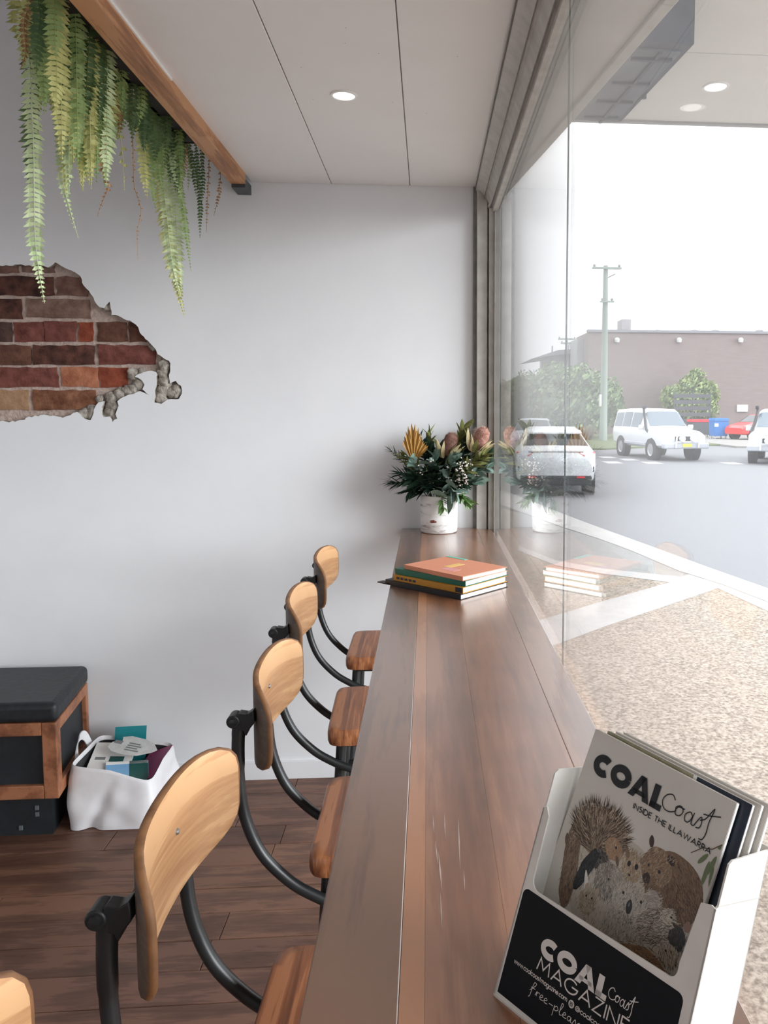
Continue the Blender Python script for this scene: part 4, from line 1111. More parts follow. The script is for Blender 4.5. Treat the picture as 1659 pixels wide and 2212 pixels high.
banksia('brown banksia head in the middle of the bouquet', 966, 985, -.02, .095, .030, (.25, 0), (96, 66, 54), (150, 112, 100), 61)
banksia('pinkish banksia head leaning to the window', 1030, 972, -.04, .095, .030, (.35, -.1), (136, 88, 72), (184, 142, 130), 62)
banksia('greyish banksia head at the back by the glass', 1020, 968, .055, .085, .028, (.35, .1), (130, 110, 104), (180, 164, 158), 63)
# dried palm fan
pb = clampv(at(893, 1002, YV-.03)); pf = empty('dried_palm_fan', pb); tag(pf, 'golden dried palm fan at the top left of the bouquet', 'dried leaf')
M_GOLD = mat_noise('dried_palm', rgb(150, 104, 44), rgb(206, 164, 92), 26, .6, .1, (1, 1, .3))
nb = 13
for i in range(nb):
    t = i/(nb-1); a = math.radians(-30+62*t)+.12
    L = (.095+.07*math.exp(-((t-.36)/.26)**2))*1.0
    d = Vector((math.sin(a), -.05, math.cos(a))); s = Vector((math.cos(a), 0, -math.sin(a)))*.0065
    dz = Vector((0, -.004 if i % 2 else .004, 0))
    p0 = Vector((0, 0, 0))
    MB().add([p0-s*.15, p0+s*.15, d*L*.8+s*1.0-dz, d*L+Vector((0, 0, 0)), d*L*.8-s*1.0-dz, d*L*.55+dz], [(0, 1, 5), (1, 2, 5), (2, 3, 5), (3, 4, 5), (4, 0, 5)]).build('pleat', M_GOLD, pf)
MB().tube([Vector((0, 0, 0)), (MOUTH-pb)*.6, VC+Vector((-.02, 0, .05))-pb], .003, 8).build('stem', M_STEM, pf)
# little white filler flowers
M_WF = mat_flat('white_petal', rgb(222, 216, 210), .7); M_PF = mat_flat('dusty_petal', rgb(172, 160, 152), .7)
for k, (lab, cx, cy, rr, n, mt) in enumerate((('spray of small white filler flowers in the bouquet front', 990, 1012, 22, 16, M_WF), ('spray of dusty pale filler flowers above the vase rim', 1000, 1036, 20, 34, M_PF), ('few white filler flowers below the pink banksia', 1012, 1000, 14, 8, M_WF), ('small white filler buds left of centre', 915, 1012, 22, 7, M_WF))):
    r = random.Random(70+k); b0 = at(cx, cy, YV-.10); e = empty('filler_flower_spray', b0); tag(e, lab, 'flower', 'filler flowers in the vase')
    st = MB()
    for i in range(n):
        p = at(cx+r.gauss(0, .5)*rr, cy+r.gauss(0, .5)*rr, YV-.11+r.uniform(-.02, .02))-b0
        MB().blob(p, .0042*r.uniform(.7, 1.25), i, 1, .3, 3, (1, 1, .8)).build('blossom', mt, e, smooth=True)
        st.tube([p, p*.3+Vector((0, .02, -.01)), (MOUTH-b0)*.8], .0007, 4)
    st.build('stems', M_STEM, e)

# ------------------------------------------------------------------ timber batten, planter and ferns
M_BAT = mat_wood('batten_timber', rgb(132, 84, 52), rgb(176, 122, 80), rgb(196, 144, 100), (14, 1, 14), 1.4, .5, .15, streak=.5)
bt = MB().box(-.756, -.698, -1.5, 3.19, 2.438, CEIL_Z+.012).build('timber_batten', M_BAT, bevel=.003)
tag(bt, 'long orange brown timber batten edging the ceiling', 'batten')
MB().box(-.752, -.700, 3.19, 3.298, 2.425, 2.462).build('end_block', mat_flat('end_block_grey', rgb(70, 74, 80), .5), bt)  # dark grey block between the batten end and the wall
MB().box(-.698, -.694, 1.2, 2.3, 2.470, 2.477).build('white_edge_strip', M_LAMPRING, bt)
M_TROUGH = mat_noise('dark_planter', rgb(34, 34, 34), rgb(52, 50, 48), 10, .8)
pt = empty('planter_trough', (-.90, 2.2, 2.46)); tag(pt, 'dark planter trough hidden behind the timber batten', 'planter')
MB().box(.05, .142, -1.6, .72, .04, .05).box(.05, .06, -1.6, .72, .04, .16).box(.132, .142, -1.6, .72, .04, .16).box(.05, .142, -1.6, -1.59, .04, .16).box(.05, .142, .71, .72, .04, .16).build('box', M_TROUGH, pt)
MB().box(.06, .132, -1.59, .71, .10, .13).build('soil', mat_noise('soil', rgb(44, 34, 28), rgb(66, 52, 42), 40, .95, .4), pt)
for yy in (-1.2, .5):
    MB().box(.076, .096, yy-.01, yy+.01, .12, .84).build('hanger_rod', M_IRON, pt)
M_FERN = [mat_noise('fern_%d' % i, rgb(*a), rgb(*c), 12, .6) for i, (a, c) in enumerate([((182, 204, 150), (216, 228, 182)), ((188, 190, 112), (220, 218, 152)), ((128, 158, 92), (170, 190, 126)), ((70, 98, 62), (106, 130, 84)), ((150, 112, 76), (200, 160, 118))])]
ferns = []
for lab, y in (('hanging fern nearest the viewer with one very long pale frond', 1.75), ('full hanging fern in the middle of the planter', 2.12), ('hanging fern with a long pointed yellow-green frond near the far wall', 2.6), ('sparse dark hanging fern at the far end of the batten', 2.98)):
    e = empty('hanging_fern', (-.815, y, 2.60)); tag(e, lab, 'fern', 'ferns hanging from the planter'); ferns.append(e)
    MB().blob((0, 0, 0), .04, int(y*10), 2, .4, 3, (1, 1.3, .6)).build('crown', M_FERN[3], e, smooth=True)
def frond(fe, px, Xp, hw, ci, seed, step=.0115, dense=1.0):
    r = random.Random(seed)
    d = r3*((px[-1][0]-1054.47)/1700)-u3*((px[-1][1]-1022.2)/1700)+f2
    Y = Xp/d.x*d.y if d.x < 0 else 2
    fe_l = fe.location
    root = Vector((-.815+r.uniform(-.035, .035), min(max(Y+r.uniform(-.06, .06), .8), 3.12), 2.61))
    P = [at(x, y, Y) for x, y in px]
    P[0].z = max(P[0].z, 2.50) if P[0].z > 2.35 else P[0].z
    pts = smooth_path([root]+P, 10)
    pts = [p-fe_l for p in pts]
    tot = sum((b_-a).length for a, b_ in zip(pts, pts[1:]))
    mb = MB(); mb.tube(pts, [.0016*(1-.6*i/len(pts)) for i in range(len(pts))], 5)
    aang = r.uniform(-.6, .6); acc = 0; nxt = 0
    i = 0; dist = 0
    for a, b_ in zip(pts, pts[1:]):
        L = (b_-a).length
        if L < 1e-6: continue
        while nxt < dist+L:
            p = a.lerp(b_, (nxt-dist)/L); t = nxt/tot; ax = (b_-a).normalized()
            lat = Vector((math.cos(aang+.5*t), math.sin(aang+.5*t)*.8, 0)); lat = (lat-ax*lat.dot(ax)).normalized()
            nrm = lat.cross(ax)
            wk = hw*min(1, .35+2.2*t)*min(1, (1-t)*4.2+.12)
            for s in (-1, 1):
                if r.random() > dense: continue
                dd = (lat*s+ax*r.uniform(.05, .35)+nrm*r.uniform(-.45, .45)).normalized(); LL = wk*r.uniform(.85, 1.12)
                wv = ax*.0056*min(1, wk/.014)
                mid = p+dd*LL*.5+nrm*.0018
                mb.add([p-wv*.6, mid-wv, p+dd*LL+ax*LL*.22, mid+wv, p+wv*.6], [(0, 1, 3, 4), (1, 2, 3)])
            nxt += step
        dist += L
    return mb.build('frond', M_FERN[ci], fe)
F = ferns
frond(F[0], [(30, -70), (40, 0), (48, 70), (56, 125)], -.97, .032, 1, 1); frond(F[0], [(55, -60), (58, 0), (56, 60), (52, 140)], -.95, .026, 1, 2)
frond(F[0], [(56, 20), (64, 140), (72, 300), (74, 430), (78, 540), (96, 655)], -.93, .025, 0, 3)
frond(F[0], [(70, 20), (66, 170), (64, 300), (66, 410)], -.96, .024, 3, 4)
frond(F[0], [(88, -40), (98, 20), (100, 80), (96, 150)], -.92, .02, 0, 5, dense=.8)
frond(F[1], [(118, 210), (128, 290), (135, 385), (150, 450), (169, 514)], -.90, .015, 0, 6)
frond(F[1], [(222, 350), (234, 400), (222, 435), (210, 468)], -.88, .012, 4, 7, dense=.7)
frond(F[1], [(258, 290), (266, 350), (268, 412)], -.88, .014, 1, 8, dense=.6)
frond(F[1], [(240, 240), (258, 262), (250, 300)], -.86, .014, 4, 9); frond(F[0], [(62, 70), (56, 110), (44, 150)], -.95, .012, 4, 10)
r = random.Random(21)
for i in range(84):
    x0 = r.uniform(84, 266); beam_y = (x0-145)*405/345.
    ys = max(-90, beam_y-40 if x0 > 110 else r.uniform(-120, 0))
    yb = 235+r.uniform(-30, 20) if x0 < 125 else (r.uniform(330, 425) if x0 < 236 else r.uniform(250, 320))
    if i % 3 == 0: yb = ys+(yb-ys)*r.uniform(.45, .75)
    ci = r.choice((2, 2, 1, 0, 1)) if i % 3 else r.choice((3, 2, 3))
    dx = r.uniform(-14, 10)
    frond(F[1] if x0 > 130 else F[0], [(x0, ys), (x0+dx*.3, ys+(yb-ys)*.35), (x0+dx*.8, ys+(yb-ys)*.7), (x0+dx, yb)], r.uniform(-.96, -.83), r.uniform(.020, .028), ci, 100+i)
frond(F[2], [(328, 215), (334, 300), (346, 410), (366, 545), (398, 684)], -.88, .030, 1, 30); frond(F[2], [(342, 232), (362, 330), (378, 430), (384, 560), (393, 655)], -.90, .028, 0, 31)
frond(F[2], [(334, 225), (345, 330), (358, 440), (372, 570), (390, 640)], -.86, .026, 0, 32); frond(F[2], [(310, 215), (316, 300), (324, 380), (336, 450)], -.90, .024, 2, 33)
frond(F[2], [(298, 200), (304, 290), (312, 370), (318, 430)], -.88, .022, 1, 34); frond(F[2], [(350, 240), (372, 330), (392, 425), (404, 520), (413, 588)], -.86, .015, 2, 35)
frond(F[2], [(340, 225), (362, 300), (380, 370), (392, 430)], -.84, .024, 0, 36); frond(F[2], [(318, 225), (326, 290), (340, 360), (350, 410)], -.86, .024, 2, 37)
frond(F[2], [(284, 200), (288, 330), (290, 400), (305, 455), (297, 500), (298, 562)], -.87, .006, 4, 38, dense=.5)
for i in range(26):
    x0 = r.uniform(280, 400); by = (x0-145)*405/345.
    frond(F[2], [(x0, by-40), (x0+2, by+30), (x0+r.uniform(-6, 8), by+r.uniform(70, 150))], r.uniform(-.92, -.82), r.uniform(.016, .024), r.choice((3, 3, 2)), 200+i)
frond(F[3], [(424, 300), (430, 400), (432, 455), (432, 514)], -.86, .013, 3, 40); frond(F[3], [(402, 290), (416, 350), (424, 425)], -.85, .014, 3, 41)
frond(F[3], [(452, 365), (448, 440), (446, 502)], -.84, .008, 4, 42, dense=.6); frond(F[3], [(474, 380), (472, 420), (462, 466)], -.82, .010, 4, 43, dense=.7)
frond(F[3], [(398, 270), (400, 330), (398, 385)], -.86, .012, 4, 44, dense=.7); frond(F[3], [(436, 340), (438, 390), (436, 440)], -.85, .012, 3, 45); frond(F[3], [(412, 300), (410, 350), (406, 410)], -.88, .010, 2, 46)

# ------------------------------------------------------------------ magazine display box
def polyribbon(pts, w_):
    """flat stroke of width w_ along 2D points"""
    P = [Vector((p[0], p[1])) for p in pts]; n = len(P); L = []; R_ = []
    for i in range(n):
        if i == 0: t = P[1]-P[0]
        elif i == n-1: t = P[-1]-P[-2]
        else:
            t = (P[i]-P[i-1]).normalized()+(P[i+1]-P[i]).normalized()
            if t.length < 1e-6: t = P[i+1]-P[i]
        t = t.normalized(); nn = Vector((-t.y, t.x)); k = 1.0
        if 0 < i < n-1:
            c = nn.dot(Vector((-(P[i+1]-P[i]).normalized().y, (P[i+1]-P[i]).normalized().x)))
            k = 1/max(.5, c)
        L.append(P[i]+nn*w_/2*k); R_.append(P[i]-nn*w_/2*k)
    return [(L[i], R_[i], R_[i+1], L[i+1]) for i in range(n-1)]
def arc(cx, cy, rx, ry, a0, a1, n=14):
    return [(cx+rx*math.cos(math.radians(a0+(a1-a0)*i/n)), cy+ry*math.sin(math.radians(a0+(a1-a0)*i/n))) for i in range(n+1)]
G = {
 'A': (.86, [[(0, 0), (.43, 1), (.86, 0)], [(.15, .32), (.71, .32)]]), 'D': (.74, [[(0, 0), (0, 1), (.25, 1)]+arc(.25, .5, .49, .5, 90, -90)+[(0, 0)]]),
 'E': (.5, [[(.5, 1), (0, 1), (0, 0), (.5, 0)], [(0, .52), (.44, .52)]]), 'G': (1.0, [arc(.5, .5, .5, .5, 45, 360, 26)+[(.55, .5)]]),
 'H': (.66, [[(0, 0), (0, 1)], [(.66, 0), (.66, 1)], [(0, .52), (.66, .52)]]), 'I': (.0, [[(0, 0), (0, 1)]]), 'L': (.46, [[(0, 1), (0, 0), (.46, 0)]]),
 'M': (1.0, [[(0, 0), (.14, 1), (.5, .22), (.86, 1), (1.0, 0)]]), 'N': (.74, [[(0, 0), (0, 1), (.74, 0), (.74, 1)]]),
 'R': (.52, [[(0, 0), (0, 1), (.22, 1)]+arc(.22, .74, .26, .26, 90, -90)+[(0, .48)], [(.2, .48), (.52, 0)]]),
 'S': (.48, [arc(.24, .76, .2, .24, 40, 270, 14)+arc(.24, .26, .24, .26, 90, -140, 14)]), 'T': (.56, [[(0, 1), (.56, 1)], [(.28, 1), (.28, 0)]]),
 'W': (1.24, [[(0, 1), (.3, 0), (.62, 1), (.94, 0), (1.24, 1)]]), 'Z': (.66, [[(.02, 1), (.64, 1), (0, 0), (.66, 0)]]),
 'a': (.56, [arc(.28, .3, .28, .3, 0, 360, 20), [(.56, .6), (.56, 0)]]), 'c': (.44, [arc(.3, .3, .3, .3, 50, 310, 16)]), 'e': (.56, [[(.0, .3), (.56, .3)]+arc(.28, .3, .28, .3, 0, 310, 18)]),
 'g': (.56, [arc(.28, .3, .28, .3, 0, 360, 20), [(.56, .6), (.56, -.1)]+arc(.28, -.1, .28, .22, 0, -150, 10)]), 'i': (.0, [[(0, 0), (0, .6)], [(0, .82), (0, .9)]]), 'l': (.0, [[(0, 0), (0, 1)]]),
 'm': (.84, [[(0, 0), (0, .6)], [(0, .36)]+arc(.21, .38, .21, .22, 180, 0, 8)+[(.42, 0)], [(.42, .36)]+arc(.63, .38, .21, .22, 180, 0, 8)+[(.84, 0)]]),
 'n': (.44, [[(0, 0), (0, .6)], [(0, .36)]+arc(.22, .38, .22, .22, 180, 0, 8)+[(.44, 0)]]), 'o': (.6, [arc(.3, .3, .3, .3, 0, 360, 20)]), 's': (.32, [arc(.16, .46, .14, .14, 40, 270, 10)+arc(.16, .16, .16, .16, 90, -140, 10)]),
 't': (.3, [[(.15, .92), (.15, 0)], [(0, .6), (.3, .6)]]), 'w': (.8, [[(0, .6), (.2, 0), (.4, .6), (.6, 0), (.8, .6)]]), 'z': (.42, [[(0, .6), (.42, .6), (0, 0), (.42, 0)]]), '.': (.0, [[(0, 0), (0, .09)]]),
 '@': (.9, [arc(.45, .4, .45, .45, -50, 300, 26), arc(.45, .4, .2, .2, 0, 360, 14), [(.65, .6), (.65, .25), (.8, .2), (.9, .35)]]),
}
def text_strokes(txt, x, y, cap, w_, track=.22, fit=None):
    out = []; cx = 0
    for ch in txt:
        if ch == ' ': cx += .42; continue
        adv, polys = G[ch]
        for p in polys: out.append([(cx+q[0], q[1]) for q in p])
        cx += adv+track
    cx -= track
    sx = (fit/(cx*cap)) if fit else 1.0
    qs = []
    for p in out: qs += polyribbon([(x+q[0]*cap*sx, y+q[1]*cap) for q in p], w_)
    return qs
def heavy_COAL(x, y, cap, wid):
    """bold geometric capitals"""
    k = wid/3.62; qs = []
    def T(p): return [(x+a*k, y+b*cap) for a, b in p]
    th = .335*cap
    R_ = .5*cap-th/2
    kx = .5*k-th/2*.95
    qs += polyribbon([(x+(.5*k)+kx*math.cos(a), y+.5*cap+R_*math.sin(a)) for a in [math.radians(48+264*i/30) for i in range(31)]], th)
    qs += polyribbon([(x+1.47*k+kx*1.06*math.cos(a), y+.5*cap+R_*math.sin(a)) for a in [math.radians(10*i) for i in range(37)]], th)
    for p in ([(2.0, 0), (2.38, 1), (2.66, 1), (2.30, 0)], [(2.38, 1), (2.66, 1), (3.05, 0), (2.74, 0)], [(2.2, .17), (2.2, .36), (2.85, .36), (2.85, .17)]): qs.append(tuple(Vector(q) for q in T(p)))
    for p in ([(3.08, 0), (3.08, 1), (3.37, 1), (3.37, 0)], [(3.08, 0), (3.08, .26), (3.62, .26), (3.62, 0)]): qs.append(tuple(Vector(q) for q in T(p)))
    return qs
def script_coast(x, y, wid, hgt, w_):
    s = [[(.21, .60), (.14, .74), (.04, .62), (.0, .36), (.06, .12), (.17, .10), (.27, .24)], [(.27, .24), (.26, .40), (.33, .50), (.39, .38), (.36, .18), (.29, .13), (.26, .26), (.30, .44), (.41, .47)],
         [(.56, .40), (.51, .49), (.445, .34), (.45, .14), (.50, .09), (.545, .20), (.565, .40)], [(.58, .54), (.57, .30), (.575, .12), (.62, .09)], [(.62, .09), (.70, .52), (.735, .34), (.72, .14), (.66, .09)], [(.70, .40), (.78, .56), (.87, 1.02), (.845, .5), (.85, .08), (.82, -.18), (.76, -.22)], [(.72, .66), (.85, .74), (1.0, .88)]]
    qs = []
    for p in s:
        qs += polyribbon([(x+q.x*wid, y+q.y*hgt) for q in smooth_path([(a, b, 0) for a, b in p], 6)], w_)
    return qs
def script_free(x, y, wid, hgt, w_):
    S_ = {'f': (.22, [[(.0, .2), (.12, .6), (.2, 1.0), (.12, 1.05), (.08, .6), (.05, -.2), (.0, -.4)], [(.02, .5), (.2, .55)]]), 'r': (.16, [[(0, .1), (.05, .5), (.05, .1)], [(.05, .35), (.12, .5), (.16, .42)]]),
          'e': (.16, [[(0, .2), (.12, .38), (.08, .52), (.02, .35), (.04, .1), (.16, .12)]]), '-': (.22, [[(.04, .3), (.2, .32)]]), 'p': (.2, [[(.02, .5), (.0, -.45)], [(.02, .3), (.1, .52), (.17, .3), (.08, .1), (.02, .2)]]),
          'l': (.12, [[(0, .2), (.1, .9), (.04, 1.0), (.03, .1), (.12, .12)]]), 'a': (.2, [[(.15, .48), (.05, .45), (.02, .2), (.1, .12), (.15, .45), (.15, .15), (.2, .1)]]), 's': (.15, [[(0, .1), (.08, .55), (.12, .25), (.06, .08), (.0, .12)]]), 't': (.18, [[(.08, 1.0), (.06, .1), (.14, .12)], [(-.02, .66), (.18, .72)]]), ' ': (.14, [])}
    out = []; cx = 0
    for ch in 'free-please t':
        a, ps = S_[ch]
        for p in ps: out.append([(cx+q[0], q[1]) for q in p])
        cx += a+.015
    qs = []; k = wid/cx
    for p in out:
        pp = smooth_path([(a, b, 0) for a, b in p], 5) if len(p) > 2 else [Vector((a, b, 0)) for a, b in p]
        qs += polyribbon([(x+q.x*k, y+q.y*hgt) for q in pp], w_)
    return qs

BOXO = Vector((.055, .639, CTR_Z)); AB, BB = -.911, .389
U = Vector((math.cos(AB), math.sin(AB), 0)); Nn = Vector((-math.sin(AB), math.cos(AB), 0))
V = Vector((0, 0, math.cos(BB)))+Nn*math.sin(BB); Mm = Nn*math.cos(BB)-Vector((0, 0, math.sin(BB)))
def boxpt(s, h, bk_): return U*s+V*h+Mm*bk_
M_CARD = mat_noise('white_card', rgb(214, 210, 204), rgb(224, 221, 216), 30, .6, .02)
M_NAVYP = mat_flat('box_print_navy', rgb(10, 14, 20), .6, 0, .2)
M_INKW = mat_flat('box_ink_white', rgb(214, 210, 206), .5)
M_INKB = mat_flat('cover_ink_black', rgb(24, 26, 30), .5)
M_COVER = mat_noise('cover_stock', rgb(206, 202, 194), rgb(214, 210, 203), 10, .42)
bx = empty('magazine_display_box', BOXO); tag(bx, 'white card counter box holding free magazines, with a black printed front', 'display box')
BW, TK = .178, .0016
def sheet(name, pts, bk0, t, m, par=bx):
    return MB().prism([boxpt(s, h, bk0) for s, h in pts], Mm*t).build(name, m, par)
cutL, cutR, hc = .0125, .0185, .094
def rc(cx, cy, r_, a0, a1, n=5): return [(cx+r_*math.cos(math.radians(a0+(a1-a0)*i/n)), cy+r_*math.sin(math.radians(a0+(a1-a0)*i/n))) for i in range(n+1)]
front = [(0, 0), (BW, 0), (BW, .152)]+[(BW-.004, .1535), (BW-.0125, .1515), (BW-.013, .148)]+[(BW-cutR, hc+.012)]+rc(BW-cutR-.006, hc+.006, .006, 0, -90)+rc(cutL+.006, hc+.009, .009, -90, -180)+[(cutL-.004, .155), (.004, .162), (0, .160)]
sheet('front_panel', front, 0, TK, M_CARD)
DEP = .066
def side(s0, name, prof):
    MB().prism([boxpt(s0, h, b_) for h, b_ in prof], U*TK).build(name, M_CARD, bx)
pr = [(0, 0), (.152, 0), (.1545, .003), (.184, .005), (.187, .009), (.196, DEP), (DEP*math.tan(BB)+.0005, DEP)]
side(BW-TK, 'side_panel', pr)
MB().prism([boxpt(BW, .1535, .002), boxpt(BW, .1545, .002), boxpt(BW, .1595, DEP), boxpt(BW, .1585, DEP)], U*.0002).build('crease', mat_flat('card_crease', rgb(176, 172, 166), .7), bx)
pl = [(0, 0), (.160, 0), (.162, .002), (.191, .002), (.195, .006), (.203, DEP), (DEP*math.tan(BB)+.0005, DEP)]
side(0, 'side_panel', pl)
sheet('back_panel', [(0, DEP*math.tan(BB)+.0006), (BW, DEP*math.tan(BB)+.0006), (BW, .198), (0, .203)], DEP-TK, TK, M_CARD)
MB().prism([boxpt(0, .0003, 0), boxpt(BW, .0003, 0), boxpt(BW, DEP*math.tan(BB), DEP), boxpt(0, DEP*math.tan(BB), DEP)], (0, 0, .0016)).build('base', M_CARD, bx)
lbl = [(.0035, .0035), (.165, .0035)]+rc(.165, .0075, .004, -90, 0)+[(.169, .082)]+rc(.164, .0835, .005, 0, 90)+[(.003, .0905)]
lb_ = sheet('printed_label', [(.0035, .005), (.169, .005)]+rc(.1635, .0825, .0055, 0, 90)+rc(.0085, .0865, .0055, 90, 180), -.0002, .0002, M_NAVYP)
def flat_print(name, quads, bk_, m, par, fn=None):
    mb = MB(); fn = fn or (lambda s, h: boxpt(s, h, bk_))
    for q in quads: mb.add([fn(p[0], p[1]) for p in q], [tuple(range(len(q)))])
    return mb.build(name, m, par)
flat_print('title_lettering', heavy_COAL(.036, .0515, .0155, .0715), -.0004, M_INKW, lb_)
flat_print('script_lettering', script_coast(.1085, .0545, .0265, .0125, .0006), -.0004, M_INKW, lb_)
flat_print('subtitle_lettering', text_strokes('MAGAZINE', .0375, .0405, .0098, .0012, .2, fit=.094), -.0004, M_INKW, lb_)
flat_print('web_address', text_strokes('www.coalcoastmagazine.com', .013, .0335, .0038, .00055, .17, fit=.0605), -.0004, M_INKW, lb_)
flat_print('social_handle', text_strokes('@coalcoast', .083, .0325, .0038, .00055, .17, fit=.030), -.0004, M_INKW, lb_)
flat_print('social_icon', [tuple(Vector(p) for p in arc(.0785, .0343, .0029, .0029, 0, 345, 23))], -.0004, M_INKW, lb_)
flat_print('social_icon_inner', polyribbon([(.0772, .0330), (.0798, .0330), (.0798, .0356), (.0772, .0356), (.0772, .0330)], .0004)+polyribbon(arc(.0785, .0343, .0007, .0007, 0, 360, 10), .0004), -.0006, M_NAVYP, lb_)
flat_print('hand_lettering', script_free(.036, .0215, .066, .0085, .0005), -.0004, M_INKW, lb_)

M_ART = mat_print('cover_art_ink', .5)
def mag_fn(s0, h0, g_, bk_):
    def fn(x, y):
        return boxpt(s0+x*math.cos(g_)-y*math.sin(g_), h0+x*math.sin(g_)+y*math.cos(g_), bk_)
    return fn
MW, MH = .1495, .208
def magazine(i, label, s0, h0, g_, bk_, t, cm):
    e = empty('magazine', BOXO); tag(e, label, 'magazine', 'magazines in the display box')
    fn = mag_fn(s0, h0, g_, bk_)
    fn2 = mag_fn(s0+.0006, h0-.0006, g_, bk_+.0003)
    c_ = [(0, 0), (MW, 0), (MW, -MH), (0, -MH)]
    MB().prism([fn(*p) for p in c_], Mm*.0004).build('cover', cm, e)
    MB().prism([mag_fn(s0+.0004, h0-.0006, g_, bk_+.0005)(*p) for p in c_], Mm*(t-.001)).build('pages', M_PAPER, e)
    MB().prism([mag_fn(s0, h0, g_, bk_+t-.0004)(*p) for p in c_], Mm*.0004).build('back_cover', M_COVER, e)
    return e, fn
m1, fn1 = magazine(0, 'front magazine in the display box with wildlife drawing and big black title', .012, .238, -.092, .030, .0042, M_COVER)
M_NVC = mat_flat('cover_navy', rgb(22, 34, 52), .35)
e, fn_ = magazine(1, 'second magazine in the display box with a navy cover edge', .0215, .2398, -.088, .0362, .0040, M_NVC)
flat_print('cover_picture', [tuple(Vector(p) for p in ((0, 0), (.095, 0), (.095, -.05), (0, -.05)))], 0, mat_noise('cover_olive', rgb(120, 118, 88), rgb(160, 156, 128), 40, .5), e, lambda x, y: mag_fn(.0215, .2398, -.088, .0362-.0003)(x, y))
flat_print('cover_border', [tuple(Vector(p) for p in ((.095, 0), (.0985, 0), (.0985, -.06), (.095, -.06)))], 0, M_PAPER, e, lambda x, y: mag_fn(.0215, .2398, -.088, .0362-.0003)(x, y))
magazine(2, 'third magazine back in the display box, showing white page edges', 0.0258, .2412, -.086, .0424, .0040, M_COVER)
magazine(3, 'rearmost magazine in the display box, nearest the window', 0.0300, .2425, -.084, .0486, .0042, M_COVER)
# front cover printing, flat ink on the cover
def ink(d): return lambda x, y: mag_fn(.012, .238, -.092, .030-d)(x, y)
flat_print('title_lettering', heavy_COAL(.0105, -.0365, .0195, .078), 0, M_INKB, m1, ink(.0006))
flat_print('script_lettering', script_coast(.088, -.0345, .053, .0215, .0009), 0, M_INKB, m1, ink(.0006))
flat_print('subtitle_lettering', text_strokes('INSIDE THE ILLAWARRA', .0635, -.0452, .0042, .00075, .22, fit=.078), 0, M_INKB, m1, ink(.0006))
art = MB(); r = random.Random(99); layer = [.00012]
def pc(c, j=0): 
    q = r.uniform(1-j, 1+j); return tuple(min(1, lin(x)*q) for x in c)+(1,)
def clip(x, y): return min(max(x, .001), MW-.001), min(max(y, -MH+.001), -.001)
def fill(cx, cy, rx, ry, c, rot=0, wob=.06, n=28, seed=0):
    layer[0] += .000004
    pts = []
    for k in range(n):
        a = 2*PI*k/n; q = 1+wob*mnoise.noise(Vector((math.cos(a)*1.7+seed, math.sin(a)*1.7, seed*.7)))*2
        x, y = rx*math.cos(a)*q, ry*math.sin(a)*q
        pts.append(clip((cx+x*math.cos(rot)-y*math.sin(rot))/1000, (cy+x*math.sin(rot)+y*math.cos(rot))/1000))
    f_ = ink(layer[0]); art.col = pc(c); art.add([f_(*p) for p in pts], [tuple(range(n))])
def fur(cx, cy, rx, ry, c1, c2, n, L, ang, rot=0, w_=.22, radial=0.0, jit=.35):
    layer[0] += .000004; f_ = ink(layer[0])
    for _ in range(n):
        a = r.uniform(0, 2*PI); q = math.sqrt(r.random())
        x, y = rx*q*math.cos(a), ry*q*math.sin(a)
        X_, Y_ = cx+x*math.cos(rot)-y*math.sin(rot), cy+x*math.sin(rot)+y*math.cos(rot)
        d = math.radians(ang)+r.gauss(0, jit)
        if radial: d = math.atan2(Y_-cy+radial*ry, X_-cx)+r.gauss(0, jit*.5)
        l = L*r.uniform(.6, 1.3); dx, dy = math.cos(d)*l, math.sin(d)*l; nx, ny = -math.sin(d)*w_, math.cos(d)*w_
        art.col = pc(c1 if r.random() < .6 else c2, .15)
        P = [clip((X_-nx)/1000, (Y_-ny)/1000), clip((X_+nx)/1000, (Y_+ny)/1000), clip((X_+dx)/1000, (Y_+dy)/1000)]
        art.add([f_(*p) for p in P], [(0, 1, 2)])
BR, DB, LT, GY, BK, CR = (128, 104, 84), (62, 50, 44), (188, 172, 150), (140, 136, 130), (34, 34, 36), (206, 198, 184)
# soft wash behind the animals
fill(80, -114, 66, 46, (192, 185, 172), 0, .1, 40, 3); fur(80, -116, 62, 42, (150, 138, 122), (112, 100, 90), 700, 5, -90)
# kangaroo at the left
fill(21, -118, 9, 36, (126, 106, 90), .2, .08, 30, 7); fur(21, -118, 9, 35, DB, (160, 138, 116), 300, 4, -80, .2); fill(14, -90, 4.5, 13, (132, 112, 96), .05); fur(14, -90, 4, 12, DB, LT, 90, 3.5, -90); fill(9, -100, 2, 5, (110, 92, 80), .3)
# echidna
fill(40, -78, 30, 21, (140, 124, 106), .15, .05, 30, 1); fur(39, -76, 31, 21, DB, (88, 74, 62), 620, 8, 0, .15, .35, 1.0, .25); fur(40, -72, 29, 17, LT, (110, 92, 76), 180, 7, 0, .15, .3, 1.0, .25)
fill(58, -84, 10, 8, (164, 132, 104), -.6, .06, 20, 2); fur(58, -84, 10, 8, BR, LT, 160, 2.4, -60); fill(60, -82, 1.1, 1.1, BK); fill(65, -91, 1.8, 4, (110, 92, 78), .5)
